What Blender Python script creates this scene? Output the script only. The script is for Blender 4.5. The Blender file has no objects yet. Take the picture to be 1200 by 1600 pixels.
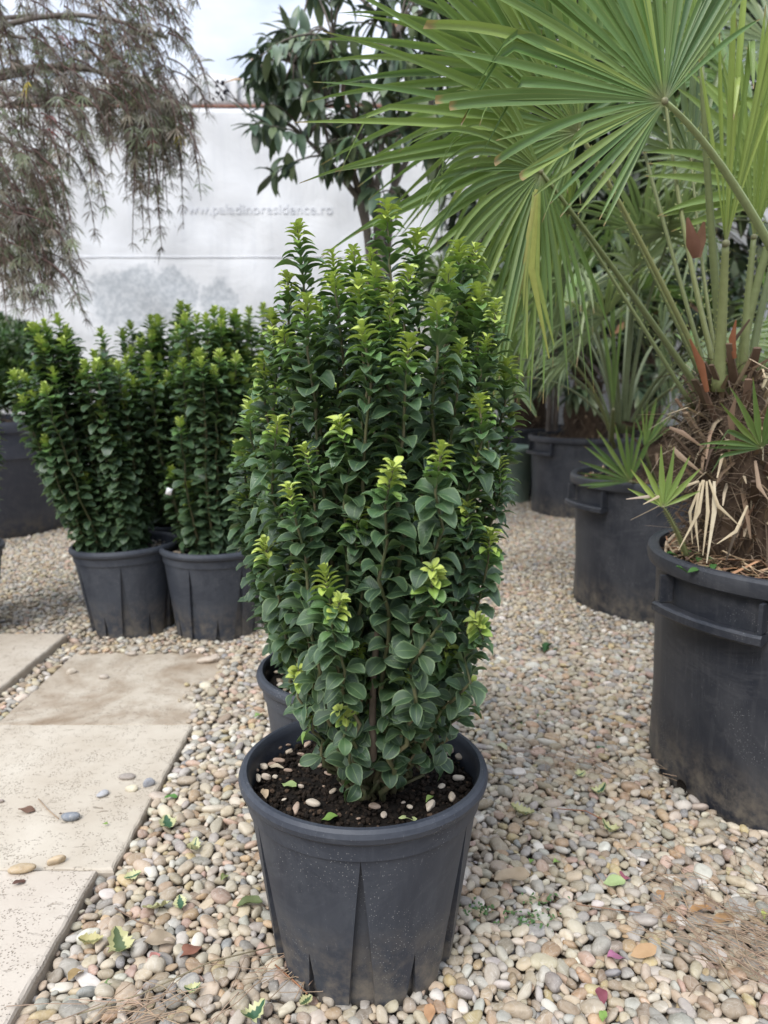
import bpy, math, random
import numpy as np
from mathutils import Vector, Matrix
from mathutils.bvhtree import BVHTree

# ------------------------------------------------------------------ camera, world, sun, exposure
scn = bpy.context.scene
COL = scn.collection
F = 1200.0
PITCH = math.radians(9.93)
CAM_H = 0.80
cam_d = bpy.data.cameras.new('camera'); cam = bpy.data.objects.new('camera', cam_d); COL.objects.link(cam)
cam.location = (0, 0, CAM_H); cam.rotation_euler = (math.radians(90) - PITCH, 0, 0)
cam_d.sensor_fit = 'VERTICAL'; cam_d.sensor_height = 36; cam_d.lens = 27.0
cam_d.clip_start = 0.02; cam_d.clip_end = 800
cam_d.dof.use_dof = True; cam_d.dof.focus_distance = 0.98; cam_d.dof.aperture_fstop = 27 / 4.6
scn.camera = cam

SUN_EL, SUN_AZ = math.radians(50), math.radians(-148)     # azimuth measured from +Y towards +X
world = bpy.data.worlds.new('World'); scn.world = world; world.use_nodes = True
wn = world.node_tree; wn.nodes.clear()
w_out = wn.nodes.new('ShaderNodeOutputWorld'); w_bg = wn.nodes.new('ShaderNodeBackground')
sky = wn.nodes.new('ShaderNodeTexSky'); sky.sky_type = 'NISHITA'; sky.sun_disc = False
sky.sun_elevation = SUN_EL; sky.sun_rotation = SUN_AZ
tc = wn.nodes.new('ShaderNodeTexCoord'); mp = wn.nodes.new('ShaderNodeMapping'); mp.inputs['Scale'].default_value = (1, 1, 2.2)
cn = wn.nodes.new('ShaderNodeTexNoise'); cn.inputs['Scale'].default_value = 2.6; cn.inputs['Detail'].default_value = 7; cn.inputs['Roughness'].default_value = .5
cr = wn.nodes.new('ShaderNodeValToRGB'); cr.color_ramp.elements[0].position = .42; cr.color_ramp.elements[1].position = .56
cr.color_ramp.elements[0].color = (.45, .45, .45, 1); cr.color_ramp.elements[1].color = (1, 1, 1, 1)
cmx = wn.nodes.new('ShaderNodeMix'); cmx.data_type = 'RGBA'
gz = wn.nodes.new('ShaderNodeSeparateXYZ'); wn.links.new(tc.outputs['Generated'], gz.inputs[0])      # overcast sky: zenith three times the horizon
gm = wn.nodes.new('ShaderNodeMapRange'); gm.inputs['From Min'].default_value = 0; gm.inputs['From Max'].default_value = 1; gm.inputs['To Min'].default_value = .25; gm.inputs['To Max'].default_value = 1.4
wn.links.new(gz.outputs['Z'], gm.inputs['Value'])
cb_ = wn.nodes.new('ShaderNodeVectorMath'); cb_.operation = 'SCALE'; cb_.inputs[0].default_value = (8.7, 9.3, 10.6); wn.links.new(gm.outputs['Result'], cb_.inputs['Scale']); wn.links.new(cb_.outputs[0], cmx.inputs['B'])
wn.links.new(tc.outputs['Generated'], mp.inputs['Vector']); wn.links.new(mp.outputs['Vector'], cn.inputs['Vector'])
wn.links.new(cn.outputs['Fac'], cr.inputs['Fac']); wn.links.new(cr.outputs['Color'], cmx.inputs['Factor'])
wn.links.new(sky.outputs['Color'], cmx.inputs['A']); wn.links.new(cmx.outputs['Result'], w_bg.inputs['Color'])
w_bg.inputs['Strength'].default_value = 0.10
wn.links.new(w_bg.outputs['Background'], w_out.inputs['Surface'])

sd = bpy.data.lights.new('sun', 'SUN'); sun = bpy.data.objects.new('sun', sd); COL.objects.link(sun)
sd.energy = 1.5; sd.angle = math.radians(25); sd.color = (1, .97, .92)
_sdir = Vector((math.sin(SUN_AZ) * math.cos(SUN_EL), math.cos(SUN_AZ) * math.cos(SUN_EL), math.sin(SUN_EL)))
sun.rotation_euler = _sdir.to_track_quat('Z', 'Y').to_euler(); sun.location = (0, 0, 6)
scn.view_settings.view_transform = 'Standard'; scn.view_settings.look = 'None'
scn.view_settings.exposure = 0.96; scn.view_settings.gamma = 1; scn.view_settings.use_curve_mapping = False

# ------------------------------------------------------------------ helpers
rng = random.Random(7)
nr = np.random.default_rng(11)
CP, SP = math.cos(PITCH), math.sin(PITCH)
CAM = Vector((0, 0, CAM_H))

def ray(px, py):
    cx, cy = (px - 600) / F, (800 - py) / F
    return Vector((cx, cy * SP + CP, cy * CP - SP))
def P(px, py, Y):                     # the point at distance Y in front that the photograph shows at px, py
    d = ray(px, py); return CAM + d * (Y / d.y)
def G(px, py, z=0.0):                 # the point at height z
    d = ray(px, py); return CAM + d * ((z - CAM_H) / d.z)
def proj(p):
    v = Vector(p) - CAM
    z = v.y * CP - v.z * SP
    if z <= 0.01: return (-9999, -9999, z)
    return (600 + F * v.x / z, 800 - F * (v.y * SP + v.z * CP) / z, z)

def sh(r, a, b, c):
    k = r.uniform(a, b); return tuple(x * k * r.uniform(.96, 1.04) for x in c)
def unit(v): return v.normalized() if v.length > 1e-9 else Vector((0, 0, 1))
def lerp(a, b, t): return a + (b - a) * t
def sstep(a, b, x):
    t = min(1, max(0, (x - a) / (b - a))); return t * t * (3 - 2 * t)

def prep(o, label=None, cat=None, group=None, kind=None):
    if label: o['label'] = label
    if cat: o['category'] = cat
    if group: o['group'] = group
    if kind: o['kind'] = kind
    return o
def empty(name, loc, label=None, cat=None, group=None, kind=None, rz=0):
    o = bpy.data.objects.new(name, None); COL.objects.link(o); o.location = loc; o.rotation_euler = (0, 0, rz)
    o.empty_display_size = .05
    bpy.context.view_layer.update() if False else None
    return prep(o, label, cat, group, kind)

class MB:
    """collects geometry in world (or parent) space and links it as one mesh object"""
    def __init__(s): s.v = []; s.f = []; s.uv = []; s.t = []; s.n = 0
    def add(s, v, f, uv=None, tint=(0, 0, 0)):
        v = np.asarray(v, dtype=np.float32).reshape(-1, 3)
        s.f += [tuple(i + s.n for i in q) for q in f]
        s.v.append(v); s.uv.append(np.zeros((len(v), 2), np.float32) if uv is None else np.asarray(uv, np.float32))
        tt = np.asarray(tint, np.float32)
        s.t.append(np.tile(tt, (len(v), 1)) if tt.ndim == 1 else tt)
        s.n += len(v)
    def mesh(s, name, smooth=True):
        v = np.concatenate(s.v); uv = np.concatenate(s.uv); t = np.concatenate(s.t)
        lens = np.array([len(q) for q in s.f], np.int32)
        loops = np.array([i for q in s.f for i in q], np.int32)
        return raw_mesh(name, v, loops, lens, uv, t, smooth)
    def build(s, name, mat, parent=None, smooth=True, loc=None, rot=None):
        return link(name, s.mesh(name, smooth), mat, parent, loc, rot)

def raw_mesh(name, v, loops, lens, uv=None, tint=None, smooth=True):
    me = bpy.data.meshes.new(name)
    me.vertices.add(len(v)); me.vertices.foreach_set('co', np.ascontiguousarray(v, np.float32).ravel())
    me.loops.add(len(loops)); me.loops.foreach_set('vertex_index', loops.astype(np.int32))
    st = np.zeros(len(lens), np.int32); st[1:] = np.cumsum(lens)[:-1]
    me.polygons.add(len(lens)); me.polygons.foreach_set('loop_start', st)
    me.update(calc_edges=True)
    if uv is not None:
        u = me.uv_layers.new(name='UVMap'); u.data.foreach_set('uv', uv[loops].astype(np.float32).ravel())
    if tint is not None:
        a = me.attributes.new('tint', 'FLOAT_COLOR', 'POINT')
        a.data.foreach_set('color', np.concatenate([tint, np.ones((len(tint), 1), np.float32)], 1).astype(np.float32).ravel())
    me.polygons.foreach_set('use_smooth', np.full(len(lens), bool(smooth)))
    me.validate()
    return me

def link(name, me, mat, parent=None, loc=None, rot=None):
    o = bpy.data.objects.new(name, me); COL.objects.link(o)
    if mat and not me.materials: me.materials.append(mat)
    o.color = (0, 0, 0, 1)
    if parent: o.parent = parent
    if loc is not None: o.location = loc
    if rot is not None: o.rotation_euler = rot
    return o

def instances(protos, which, mats, tints):
    """many small pieces joined: protos = [(v, faces, uv)], mats = list of Matrix/4x4, tints Nx3 -> (v, loops, lens, uv, tint)"""
    V, L, LN, U, T = [], [], [], [], []; n = 0
    mats = np.array([np.array(m) for m in mats], np.float32).reshape(-1, 4, 4); which = np.array(which); tints = np.asarray(tints, np.float32)
    for k, (pv, pf, pu) in enumerate(protos):
        idx = np.where(which == k)[0]
        if not len(idx): continue
        pv = np.asarray(pv, np.float32); m = mats[idx]
        w = np.einsum('nij,vj->nvi', m[:, :3, :3], pv) + m[:, None, :3, 3]
        pl = np.array([i for q in pf for i in q], np.int32); ln = np.array([len(q) for q in pf], np.int32)
        V.append(w.reshape(-1, 3)); L.append((pl[None, :] + (np.arange(len(idx)) * len(pv))[:, None] + n).ravel())
        LN.append(np.tile(ln, len(idx))); U.append(np.tile(np.asarray(pu, np.float32), (len(idx), 1)))
        T.append(np.repeat(tints[idx], len(pv), 0)); n += len(idx) * len(pv)
    return np.concatenate(V), np.concatenate(L), np.concatenate(LN), np.concatenate(U), np.concatenate(T)

def inst_obj(name, protos, which, mats, tints, mat, parent=None, smooth=True):
    v, l, ln, u, t = instances(protos, which, mats, tints)
    return link(name, raw_mesh(name, v, l, ln, u, t, smooth), mat, parent)

def frame(x, z, pos, s=1.0, sy=None, sz=None):
    x = unit(x); y = unit(z.cross(x)); z = x.cross(y)
    sy = s if sy is None else sy; sz = s if sz is None else sz
    return Matrix(((x.x * s, y.x * sy, z.x * sz, pos.x), (x.y * s, y.y * sy, z.y * sz, pos.y), (x.z * s, y.z * sy, z.z * sz, pos.z), (0, 0, 0, 1)))

def bez(p0, p1, p2, p3, n):
    out = []
    for i in range(n + 1):
        t = i / n; a = 1 - t
        out.append(p0 * a ** 3 + p1 * 3 * a * a * t + p2 * 3 * a * t * t + p3 * t ** 3)
    return out

def tube(mb, pts, radii, n=6, tint=(0, 0, 0), flat=1.0, cap=True):
    m = len(pts); vs = []; uv = []
    up = Vector((0.13, 0.2, 1))
    t0 = unit(pts[1] - pts[0]); side = unit(t0.cross(up)) if abs(t0.dot(unit(up))) < .98 else Vector((1, 0, 0))
    for i, p in enumerate(pts):
        t = unit(pts[min(i + 1, m - 1)] - pts[max(i - 1, 0)])
        side = unit(side - t * side.dot(t)); o = t.cross(side)
        r = radii[i] if hasattr(radii, '__len__') else radii
        for k in range(n):
            a = 2 * math.pi * k / n
            vs.append(p + side * (math.cos(a) * r) + o * (math.sin(a) * r * flat)); uv.append((k / n, i / (m - 1)))
    fs = [(i * n + k, i * n + (k + 1) % n, (i + 1) * n + (k + 1) % n, (i + 1) * n + k) for i in range(m - 1) for k in range(n)]
    if cap: fs += [tuple(range(n))[::-1], tuple((m - 1) * n + k for k in range(n))]
    mb.add(vs, fs, uv, tint)

def box(mb, c, d, rot=None, tint=(0, 0, 0)):
    vs = [Vector((sx * d[0] / 2, sy * d[1] / 2, sz * d[2] / 2)) for sx in (-1, 1) for sy in (-1, 1) for sz in (-1, 1)]
    if rot is not None: vs = [rot @ v for v in vs]
    vs = [v + Vector(c) for v in vs]
    mb.add(vs, [(0, 1, 3, 2), (4, 6, 7, 5), (0, 4, 5, 1), (2, 3, 7, 6), (0, 2, 6, 4), (1, 5, 7, 3)], None, tint)

# ------------------------------------------------------------------ materials
class NT:
    def __init__(s, name):
        s.m = bpy.data.materials.new(name); s.m.use_nodes = True; s.t = s.m.node_tree; s.t.nodes.clear()
        s.out = s.n('ShaderNodeOutputMaterial')
    def n(s, ty, **kw):
        x = s.t.nodes.new(ty)
        for k, v in kw.items(): setattr(x, k, v)
        return x
    def l(s, a, b): s.t.links.new(a, b)
    def put(s, sock, v):
        if isinstance(v, bpy.types.NodeSocket): s.l(v, sock)
        elif isinstance(v, (tuple, list)) and len(v) == 3 and sock.type == 'RGBA': sock.default_value = (*v, 1)
        else: sock.default_value = v
    def mix(s, f, a, b, blend='MIX'):
        x = s.n('ShaderNodeMix', data_type='RGBA', blend_type=blend)
        s.put(x.inputs['Factor'], f); s.put(x.inputs['A'], a); s.put(x.inputs['B'], b); return x.outputs['Result']
    def math(s, op, a, b=0.0, c=None, clamp=False):
        x = s.n('ShaderNodeMath', operation=op, use_clamp=clamp); s.put(x.inputs[0], a); s.put(x.inputs[1], b)
        if c is not None: s.put(x.inputs[2], c)
        return x.outputs[0]
    def noise(s, scale, detail=4, rough=.55, vec=None, dist=0, out='Fac'):
        x = s.n('ShaderNodeTexNoise'); x.inputs['Scale'].default_value = scale; x.inputs['Detail'].default_value = detail
        x.inputs['Roughness'].default_value = rough; x.inputs['Distortion'].default_value = dist
        if vec: s.l(vec, x.inputs['Vector'])
        return x.outputs[out]
    def voro(s, scale, vec=None, feature='F1', out='Distance'):
        x = s.n('ShaderNodeTexVoronoi', feature=feature); x.inputs['Scale'].default_value = scale
        if vec: s.l(vec, x.inputs['Vector'])
        return x.outputs[out]
    def obj(s, sx=1, sy=1, sz=1):
        c = s.n('ShaderNodeTexCoord'); m = s.n('ShaderNodeMapping'); m.inputs['Scale'].default_value = (sx, sy, sz)
        s.l(c.outputs['Object'], m.inputs['Vector']); return m.outputs['Vector']
    def pos(s, sx=1, sy=1, sz=1):
        c = s.n('ShaderNodeNewGeometry'); m = s.n('ShaderNodeMapping'); m.inputs['Scale'].default_value = (sx, sy, sz)
        s.l(c.outputs['Position'], m.inputs['Vector']); return m.outputs['Vector']
    def ramp(s, f, *st):
        x = s.n('ShaderNodeValToRGB'); e = x.color_ramp.elements
        while len(e) < len(st): e.new(.5)
        for k, (p, c) in enumerate(st):
            e[k].position = p; e[k].color = (*c, 1) if hasattr(c, '__len__') else (c, c, c, 1)
        s.put(x.inputs['Fac'], f); return x.outputs['Color']
    def tint(s):                       # vertex tint of joined pieces plus the object colour of single pieces
        a = s.n('ShaderNodeAttribute', attribute_name='tint'); o = s.n('ShaderNodeObjectInfo')
        v = s.n('ShaderNodeVectorMath', operation='ADD'); s.l(a.outputs['Color'], v.inputs[0]); s.l(o.outputs['Color'], v.inputs[1])
        return v.outputs[0]
    def sep(s, v):
        x = s.n('ShaderNodeSeparateXYZ'); s.l(v, x.inputs[0]); return x.outputs
    def uv(s):
        x = s.n('ShaderNodeUVMap'); return s.sep(x.outputs[0])
    def bump(s, h, strength=.3, dist=.002, normal=None):
        x = s.n('ShaderNodeBump'); x.inputs['Strength'].default_value = strength; x.inputs['Distance'].default_value = dist
        s.l(h, x.inputs['Height'])
        if normal: s.l(normal, x.inputs['Normal'])
        return x.outputs[0]
    def finish(s, col, rough=.6, spec=.5, normal=None, transl=0, tcol=None, sheen=0, coat=0):
        b = s.n('ShaderNodeBsdfPrincipled'); s.put(b.inputs['Base Color'], col); s.put(b.inputs['Roughness'], rough)
        s.put(b.inputs['Specular IOR Level'], spec)
        if coat: b.inputs['Coat Weight'].default_value = coat; b.inputs['Coat Roughness'].default_value = .25
        if normal: s.l(normal, b.inputs['Normal'])
        res = b.outputs[0]
        if transl:
            t = s.n('ShaderNodeBsdfTranslucent'); s.put(t.inputs['Color'], tcol if tcol is not None else col)
            if normal: s.l(normal, t.inputs['Normal'])
            m = s.n('ShaderNodeMixShader'); m.inputs[0].default_value = transl; s.l(res, m.inputs[1]); s.l(t.outputs[0], m.inputs[2]); res = m.outputs[0]
        s.l(res, s.out.inputs['Surface']); return s.m

def mat_euonymus():
    k = NT('euonymus_leaf'); t = k.sep(k.tint()); uv = k.uv()
    base = k.ramp(t[0], (0, (.027, .062, .033)), (.32, (.050, .118, .044)), (.58, (.125, .26, .055)), (.80, (.32, .49, .075)), (1, (.60, .70, .13)))
    base = k.mix(k.math('MULTIPLY', t[1], .55), base, k.mix(.5, base, (.11, .17, .07)))
    edge = k.math('ABSOLUTE', k.math('SUBTRACT', uv[0], .5)); edge = k.math('MULTIPLY', edge, 2)
    rim = k.ramp(edge, (.74, 0), (1, .75))
    base = k.mix(rim, base, (.24, .34, .16))
    mid = k.ramp(edge, (0, .5), (.09, 0))
    base = k.mix(mid, base, (.22, .32, .13))
    nz = k.noise(90, 3, .6)
    base = k.mix(k.math('MULTIPLY', nz, .35), base, k.mix(.6, base, (.16, .20, .15)))
    g = k.n('ShaderNodeNewGeometry')
    back = k.mix(.30, base, (.15, .24, .07))
    col = k.mix(g.outputs['Backfacing'], base, back)
    vein = k.n('ShaderNodeTexWave', wave_type='BANDS'); vein.inputs['Scale'].default_value = 2.6; vein.inputs['Distortion'].default_value = 1.2
    u = k.n('ShaderNodeUVMap'); rot = k.n('ShaderNodeMapping'); rot.inputs['Scale'].default_value = (0, 1.4, 1); k.l(u.outputs[0], rot.inputs[0])
    sk = k.n('ShaderNodeCombineXYZ'); k.l(k.math('SUBTRACT', k.math('MULTIPLY', uv[1], 1.2), k.math('MULTIPLY', edge, .45)), sk.inputs[0])
    k.l(sk.outputs[0], vein.inputs['Vector'])
    h = k.math('ADD', k.math('MULTIPLY', vein.outputs['Fac'], .5), k.math('MULTIPLY', k.noise(160, 2, .5), .6))
    h = k.math('SUBTRACT', h, k.math('MULTIPLY', mid, 1.3))
    rough = k.math('ADD', .27, k.math('MULTIPLY', nz, .22))
    return k.finish(col, rough, .5, k.bump(h, .35, .0012), .20, k.mix(.5, base, (.2, .36, .03)))

def mat_palm(name='palm_leaf', base1=(.045, .105, .036), base2=(.115, .225, .055), yel=(.40, .48, .11)):
    k = NT(name); t = k.sep(k.tint()); uv = k.uv()
    c = k.mix(t[0], base1, base2); c = k.mix(t[1], c, yel)
    st = k.n('ShaderNodeTexNoise'); st.inputs['Scale'].default_value = 1; st.inputs['Detail'].default_value = 4
    cb = k.n('ShaderNodeCombineXYZ'); k.l(k.math('MULTIPLY', uv[0], 22), cb.inputs[0]); k.l(k.math('MULTIPLY', uv[1], 1.3), cb.inputs[1]); k.l(k.math('MULTIPLY', t[0], 40), cb.inputs[2])
    k.l(cb.outputs[0], st.inputs['Vector'])
    c = k.mix(k.ramp(st.outputs['Fac'], (.35, 0), (.7, .55)), c, k.mix(.5, c, (.18, .28, .10)))
    e = k.math('MULTIPLY', k.math('ABSOLUTE', k.math('SUBTRACT', uv[0], .5)), 2)
    c = k.mix(k.ramp(e, (.8, 0), (1, .5)), c, (.26, .31, .10))
    c = k.mix(k.ramp(uv[1], (.0, .75), (.10, 0)), c, (.27, .27, .14))
    tipn = k.math('ADD', uv[1], k.math('MULTIPLY', t[0], .04))
    c = k.mix(k.ramp(tipn, (.975, 0), (1.0, .9)), c, (.30, .20, .09))
    sp = k.noise(75, 2, .6); c = k.mix(k.ramp(sp, (.66, 0), (.74, .45)), c, (.20, .15, .06))
    return k.finish(c, .34, .5, k.bump(st.outputs['Fac'], .45, .0014), .24, k.mix(.4, c, (.28, .42, .06)))

def mat_simple(name, c1, c2, scale=20, rough=.7, bump=.3, bd=.003, spec=.3, transl=0, aniso=None, tinted=False):
    k = NT(name); v = k.obj(*(aniso or (1, 1, 1)))
    n = k.noise(scale, 6, .6, v)
    c = k.mix(k.ramp(n, (.3, 0), (.7, 1)), c1, c2)
    if tinted:
        t = k.sep(k.tint()); c = k.mix(t[0], c, k.mix(.5, c, c2)); c = k.mix(k.math('MULTIPLY', t[1], .8), c, (.42, .33, .22))
    return k.finish(c, rough, spec, k.bump(n, bump, bd), transl)

def mat_plastic(name='pot_plastic', base=(.025, .030, .042), dust=(.115, .125, .14), amt=.5, rough=.42):
    k = NT(name); v = k.obj()
    big = k.noise(5, 6, .65, v, .6); fine = k.noise(120, 4, .7, v)
    c = k.mix(k.ramp(big, (.36, 0), (.74, amt * .55)), base, dust)
    st = k.noise(14, 5, .6, k.obj(6, 6, .6))
    c = k.mix(k.ramp(st, (.5, 0), (.8, amt * .30)), c, dust)
    sp = k.voro(260, v); spm = k.noise(9, 3, .6, v)
    spk = k.math('MULTIPLY', k.ramp(sp, (.10, 1), (.2, 0)), k.ramp(spm, (.52, 0), (.62, .75)))
    c = k.mix(spk, c, (.36, .36, .35))
    sc = k.noise(60, 2, .5, k.obj(9, 9, .35), 1.5)
    c = k.mix(k.ramp(sc, (.70, 0), (.73, .25)), c, (.3, .3, .3))
    z = k.sep(k.obj())[2]
    sm = k.noise(3.2, 5, .75, k.obj(1, 1, 2.2), 2.2)
    c = k.mix(k.ramp(sm, (.50, 0), (.57, .14), (.60, .05), (.68, .18), (.76, 0)), c, dust)
    splash = k.math('MULTIPLY', k.ramp(z, (.0, 1), (.13, 0)), k.ramp(k.noise(26, 6, .7, v), (.40, 0), (.62, .8)))
    c = k.mix(splash, c, (.20, .17, .13))
    r = k.math('ADD', rough, k.math('MULTIPLY', big, .22))
    h = k.math('ADD', k.math('MULTIPLY', fine, .5), k.math('MULTIPLY', big, .8))
    return k.finish(c, r, .45, k.bump(h, .16, .0015))

def mat_pebble():
    k = NT('pebble_stone'); c = k.tint(); v = k.pos()
    n = k.noise(140, 5, .65, v); n2 = k.noise(45, 3, .6, v, 1.0)
    mixc = k.mix(k.ramp(n, (.35, 0), (.7, .45)), c, k.mix(.55, c, (.62, .58, .5)))
    mixc = k.mix(k.ramp(n2, (.52, 0), (.68, .45)), mixc, k.mix(1.0, mixc, (.62, .58, .54), 'MULTIPLY'))
    vein = k.noise(26, 1, .5, v, 3.0)
    mixc = k.mix(k.ramp(vein, (.485, 0), (.5, .35), (.515, 0)), mixc, (.62, .58, .52))
    return k.finish(mixc, k.math('ADD', .5, k.math('MULTIPLY', n, .3)), .35, k.bump(n, .35, .0018))

def mat_ground():
    k = NT('gravel_base'); v = k.pos()
    vo = k.n('ShaderNodeTexVoronoi'); vo.inputs['Scale'].default_value = 48; k.l(v, vo.inputs['Vector'])
    hsv = k.sep(vo.outputs['Color'])
    c = k.ramp(hsv[0], (0, (.20, .17, .13)), (.3, (.42, .34, .25)), (.6, (.52, .46, .38)), (.8, (.34, .33, .32)), (1, (.5, .36, .24)))
    c = k.mix(k.ramp(vo.outputs['Distance'], (.3, 0), (.7, 1)), c, (.13, .105, .08))
    n = k.noise(1.3, 4, .6, v); c = k.mix(k.ramp(n, (.45, 0), (.7, .5)), c, (.12, .09, .06))
    h = k.math('SUBTRACT', 1, vo.outputs['Distance'])
    return k.finish(c, .85, .2, k.bump(h, .8, .01))

def mat_slab():
    k = NT('travertine'); v = k.pos()
    n = k.noise(7, 7, .6, v); c = k.mix(k.ramp(n, (.3, 0), (.7, 1)), (.44, .38, .30), (.53, .475, .39))
    t = k.sep(k.tint()); c = k.mix(t[0], c, k.mix(.55, c, (.56, .49, .44)))
    pv = k.n('ShaderNodeMapping'); pv.inputs['Scale'].default_value = (38, 95, 60); pv.inputs['Rotation'].default_value = (0, 0, .5)
    gp = k.n('ShaderNodeNewGeometry'); k.l(gp.outputs['Position'], pv.inputs['Vector'])
    pn = k.noise(1.25, 5, .62, pv.outputs[0], .9)
    reg = k.noise(5, 3, .6, v)
    pits = k.math('MULTIPLY', k.ramp(pn, (.31, 1), (.37, 0)), k.ramp(reg, (.40, .1), (.6, 1)))
    fv = k.voro(230, v); fp = k.math('MULTIPLY', k.ramp(fv, (.22, 1), (.34, 0)), k.ramp(k.noise(40, 2, .5, v), (.48, 0), (.56, .8)))
    pit = k.math('MAXIMUM', pits, fp)
    c = k.mix(k.math('MULTIPLY', pit, .75), c, (.22, .17, .12))
    dn = k.noise(2.6, 6, .65, v, .6)
    c = k.mix(k.math('MULTIPLY', t[1], k.ramp(dn, (.40, 0), (.58, 1))), c, (.23, .165, .105))
    c = k.mix(k.ramp(k.noise(11, 5, .7, v), (.55, 0), (.8, .35)), c, (.32, .26, .19))
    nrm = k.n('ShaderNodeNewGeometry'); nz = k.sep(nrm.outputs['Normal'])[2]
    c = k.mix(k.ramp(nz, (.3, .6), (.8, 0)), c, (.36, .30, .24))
    h = k.math('SUBTRACT', k.math('MULTIPLY', k.noise(180, 4, .6, v), .25), pit)
    return k.finish(c, .8, .25, k.bump(h, .7, .003))

def mat_soil():
    k = NT('potting_soil'); v = k.pos(); t = k.sep(k.tint()); n = k.noise(150, 5, .7, v)
    c = k.mix(n, (.004, .0035, .003), (.016, .012, .009)); c = k.mix(t[0], c, (.09, .06, .04))
    return k.finish(c, .9, .2, k.bump(n, .8, .004))

def mat_color(name, rough=.7, transl=0, bump=.25, spec=.3, scale=60):
    k = NT(name); c = k.tint(); n = k.noise(scale, 4, .6, k.pos())
    c = k.mix(k.ramp(n, (.3, 0), (.75, .5)), c, k.mix(1, c, (.6, .55, .5), 'MULTIPLY'))
    return k.finish(c, rough, spec, k.bump(n, bump, .002), transl)

def mat_holly():
    k = NT('variegated_leaf'); t = k.sep(k.tint()); uv = k.uv(); n = k.noise(120, 3, .6, k.pos())
    e = k.math('ADD', k.math('MULTIPLY', k.math('ABSOLUTE', k.math('SUBTRACT', uv[0], .5)), 2), k.math('MULTIPLY', k.math('SUBTRACT', n, .5), .6))
    e = k.math('ADD', e, k.math('MULTIPLY', t[1], .5))
    c = k.mix(k.ramp(e, (.52, 0), (.62, 1)), (.045, .11, .055), (.52, .52, .27))
    c = k.mix(t[0], c, (.42, .30, .10))
    return k.finish(c, .4, .4, k.bump(n, .3, .001), .15)

STAINS = [(P(x, y, 5.9).x, 0, P(x, y, 5.9).z, sx, sz) for x, y, sx, sz in ((215, 468, .42, .26), (270, 455, .22, .2), (343, 470, .17, .17), (480, 495, .3, .12), (-200, 450, .5, .3))]
def mat_tarp():
    k = NT('white_tarpaulin'); v = k.pos()
    n = k.noise(1.6, 6, .6, v); c = k.mix(k.ramp(n, (.3, 0), (.75, 1)), (.71, .72, .735), (.82, .825, .83))
    streak = k.noise(3.2, 5, .6, k.pos(5, 1, .35)); c = k.mix(k.ramp(streak, (.5, 0), (.8, .35)), c, (.50, .52, .56))
    dirty = k.noise(2.0, 7, .72, v, .3); z = k.sep(v)[2]
    dm = k.math('MULTIPLY', k.ramp(dirty, (.47, 0), (.56, .75)), k.ramp(k.math('MULTIPLY', z, .25), (.30, 1), (.43, 0)))
    dm = k.math('MULTIPLY', dm, k.ramp(k.noise(38, 4, .7, v), (.3, .35), (.62, 1)))
    blobs = None
    for (bx, by, bz, sx, sz) in STAINS:
        m = k.n('ShaderNodeMapping'); m.inputs['Location'].default_value = (-bx / sx, 0, -bz / sz); m.inputs['Scale'].default_value = (1 / sx, 0, 1 / sz)
        k.l(k.pos(), m.inputs[0]); ln = k.n('ShaderNodeVectorMath', operation='LENGTH'); k.l(m.outputs[0], ln.inputs[0])
        q = k.math('ADD', ln.outputs['Value'], k.math('MULTIPLY', k.math('SUBTRACT', k.noise(7, 6, .75, k.pos()), .5), 1.6)); q = k.ramp(q, (.75, .85), (1.1, 0))
        blobs = q if blobs is None else k.math('MAXIMUM', blobs, q)
    speck = k.ramp(k.noise(30, 5, .75, k.pos()), (.36, .35), (.60, 1))
    dm = k.math('MAXIMUM', k.math('MULTIPLY', dm, .35), k.math('MULTIPLY', blobs, speck))
    c = k.mix(k.math('MULTIPLY', dm, .75), c, (.25, .29, .32))
    low = k.ramp(k.math('MULTIPLY', z, .25), (.12, .45), (.34, 0)); c = k.mix(low, c, (.45, .44, .42))
    rust = k.math('MULTIPLY', k.ramp(k.noise(9, 4, .6, v), (.70, 0), (.76, .5)), k.ramp(n, (.4, 0), (.6, 1)))
    c = k.mix(rust, c, (.50, .38, .28))
    wv = k.noise(2.4, 5, .6, v, .8)
    return k.finish(c, .55, .35, k.bump(k.math('ADD', wv, k.math('MULTIPLY', k.noise(7, 4, .6, v), .4)), .35, .03), .12)

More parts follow.
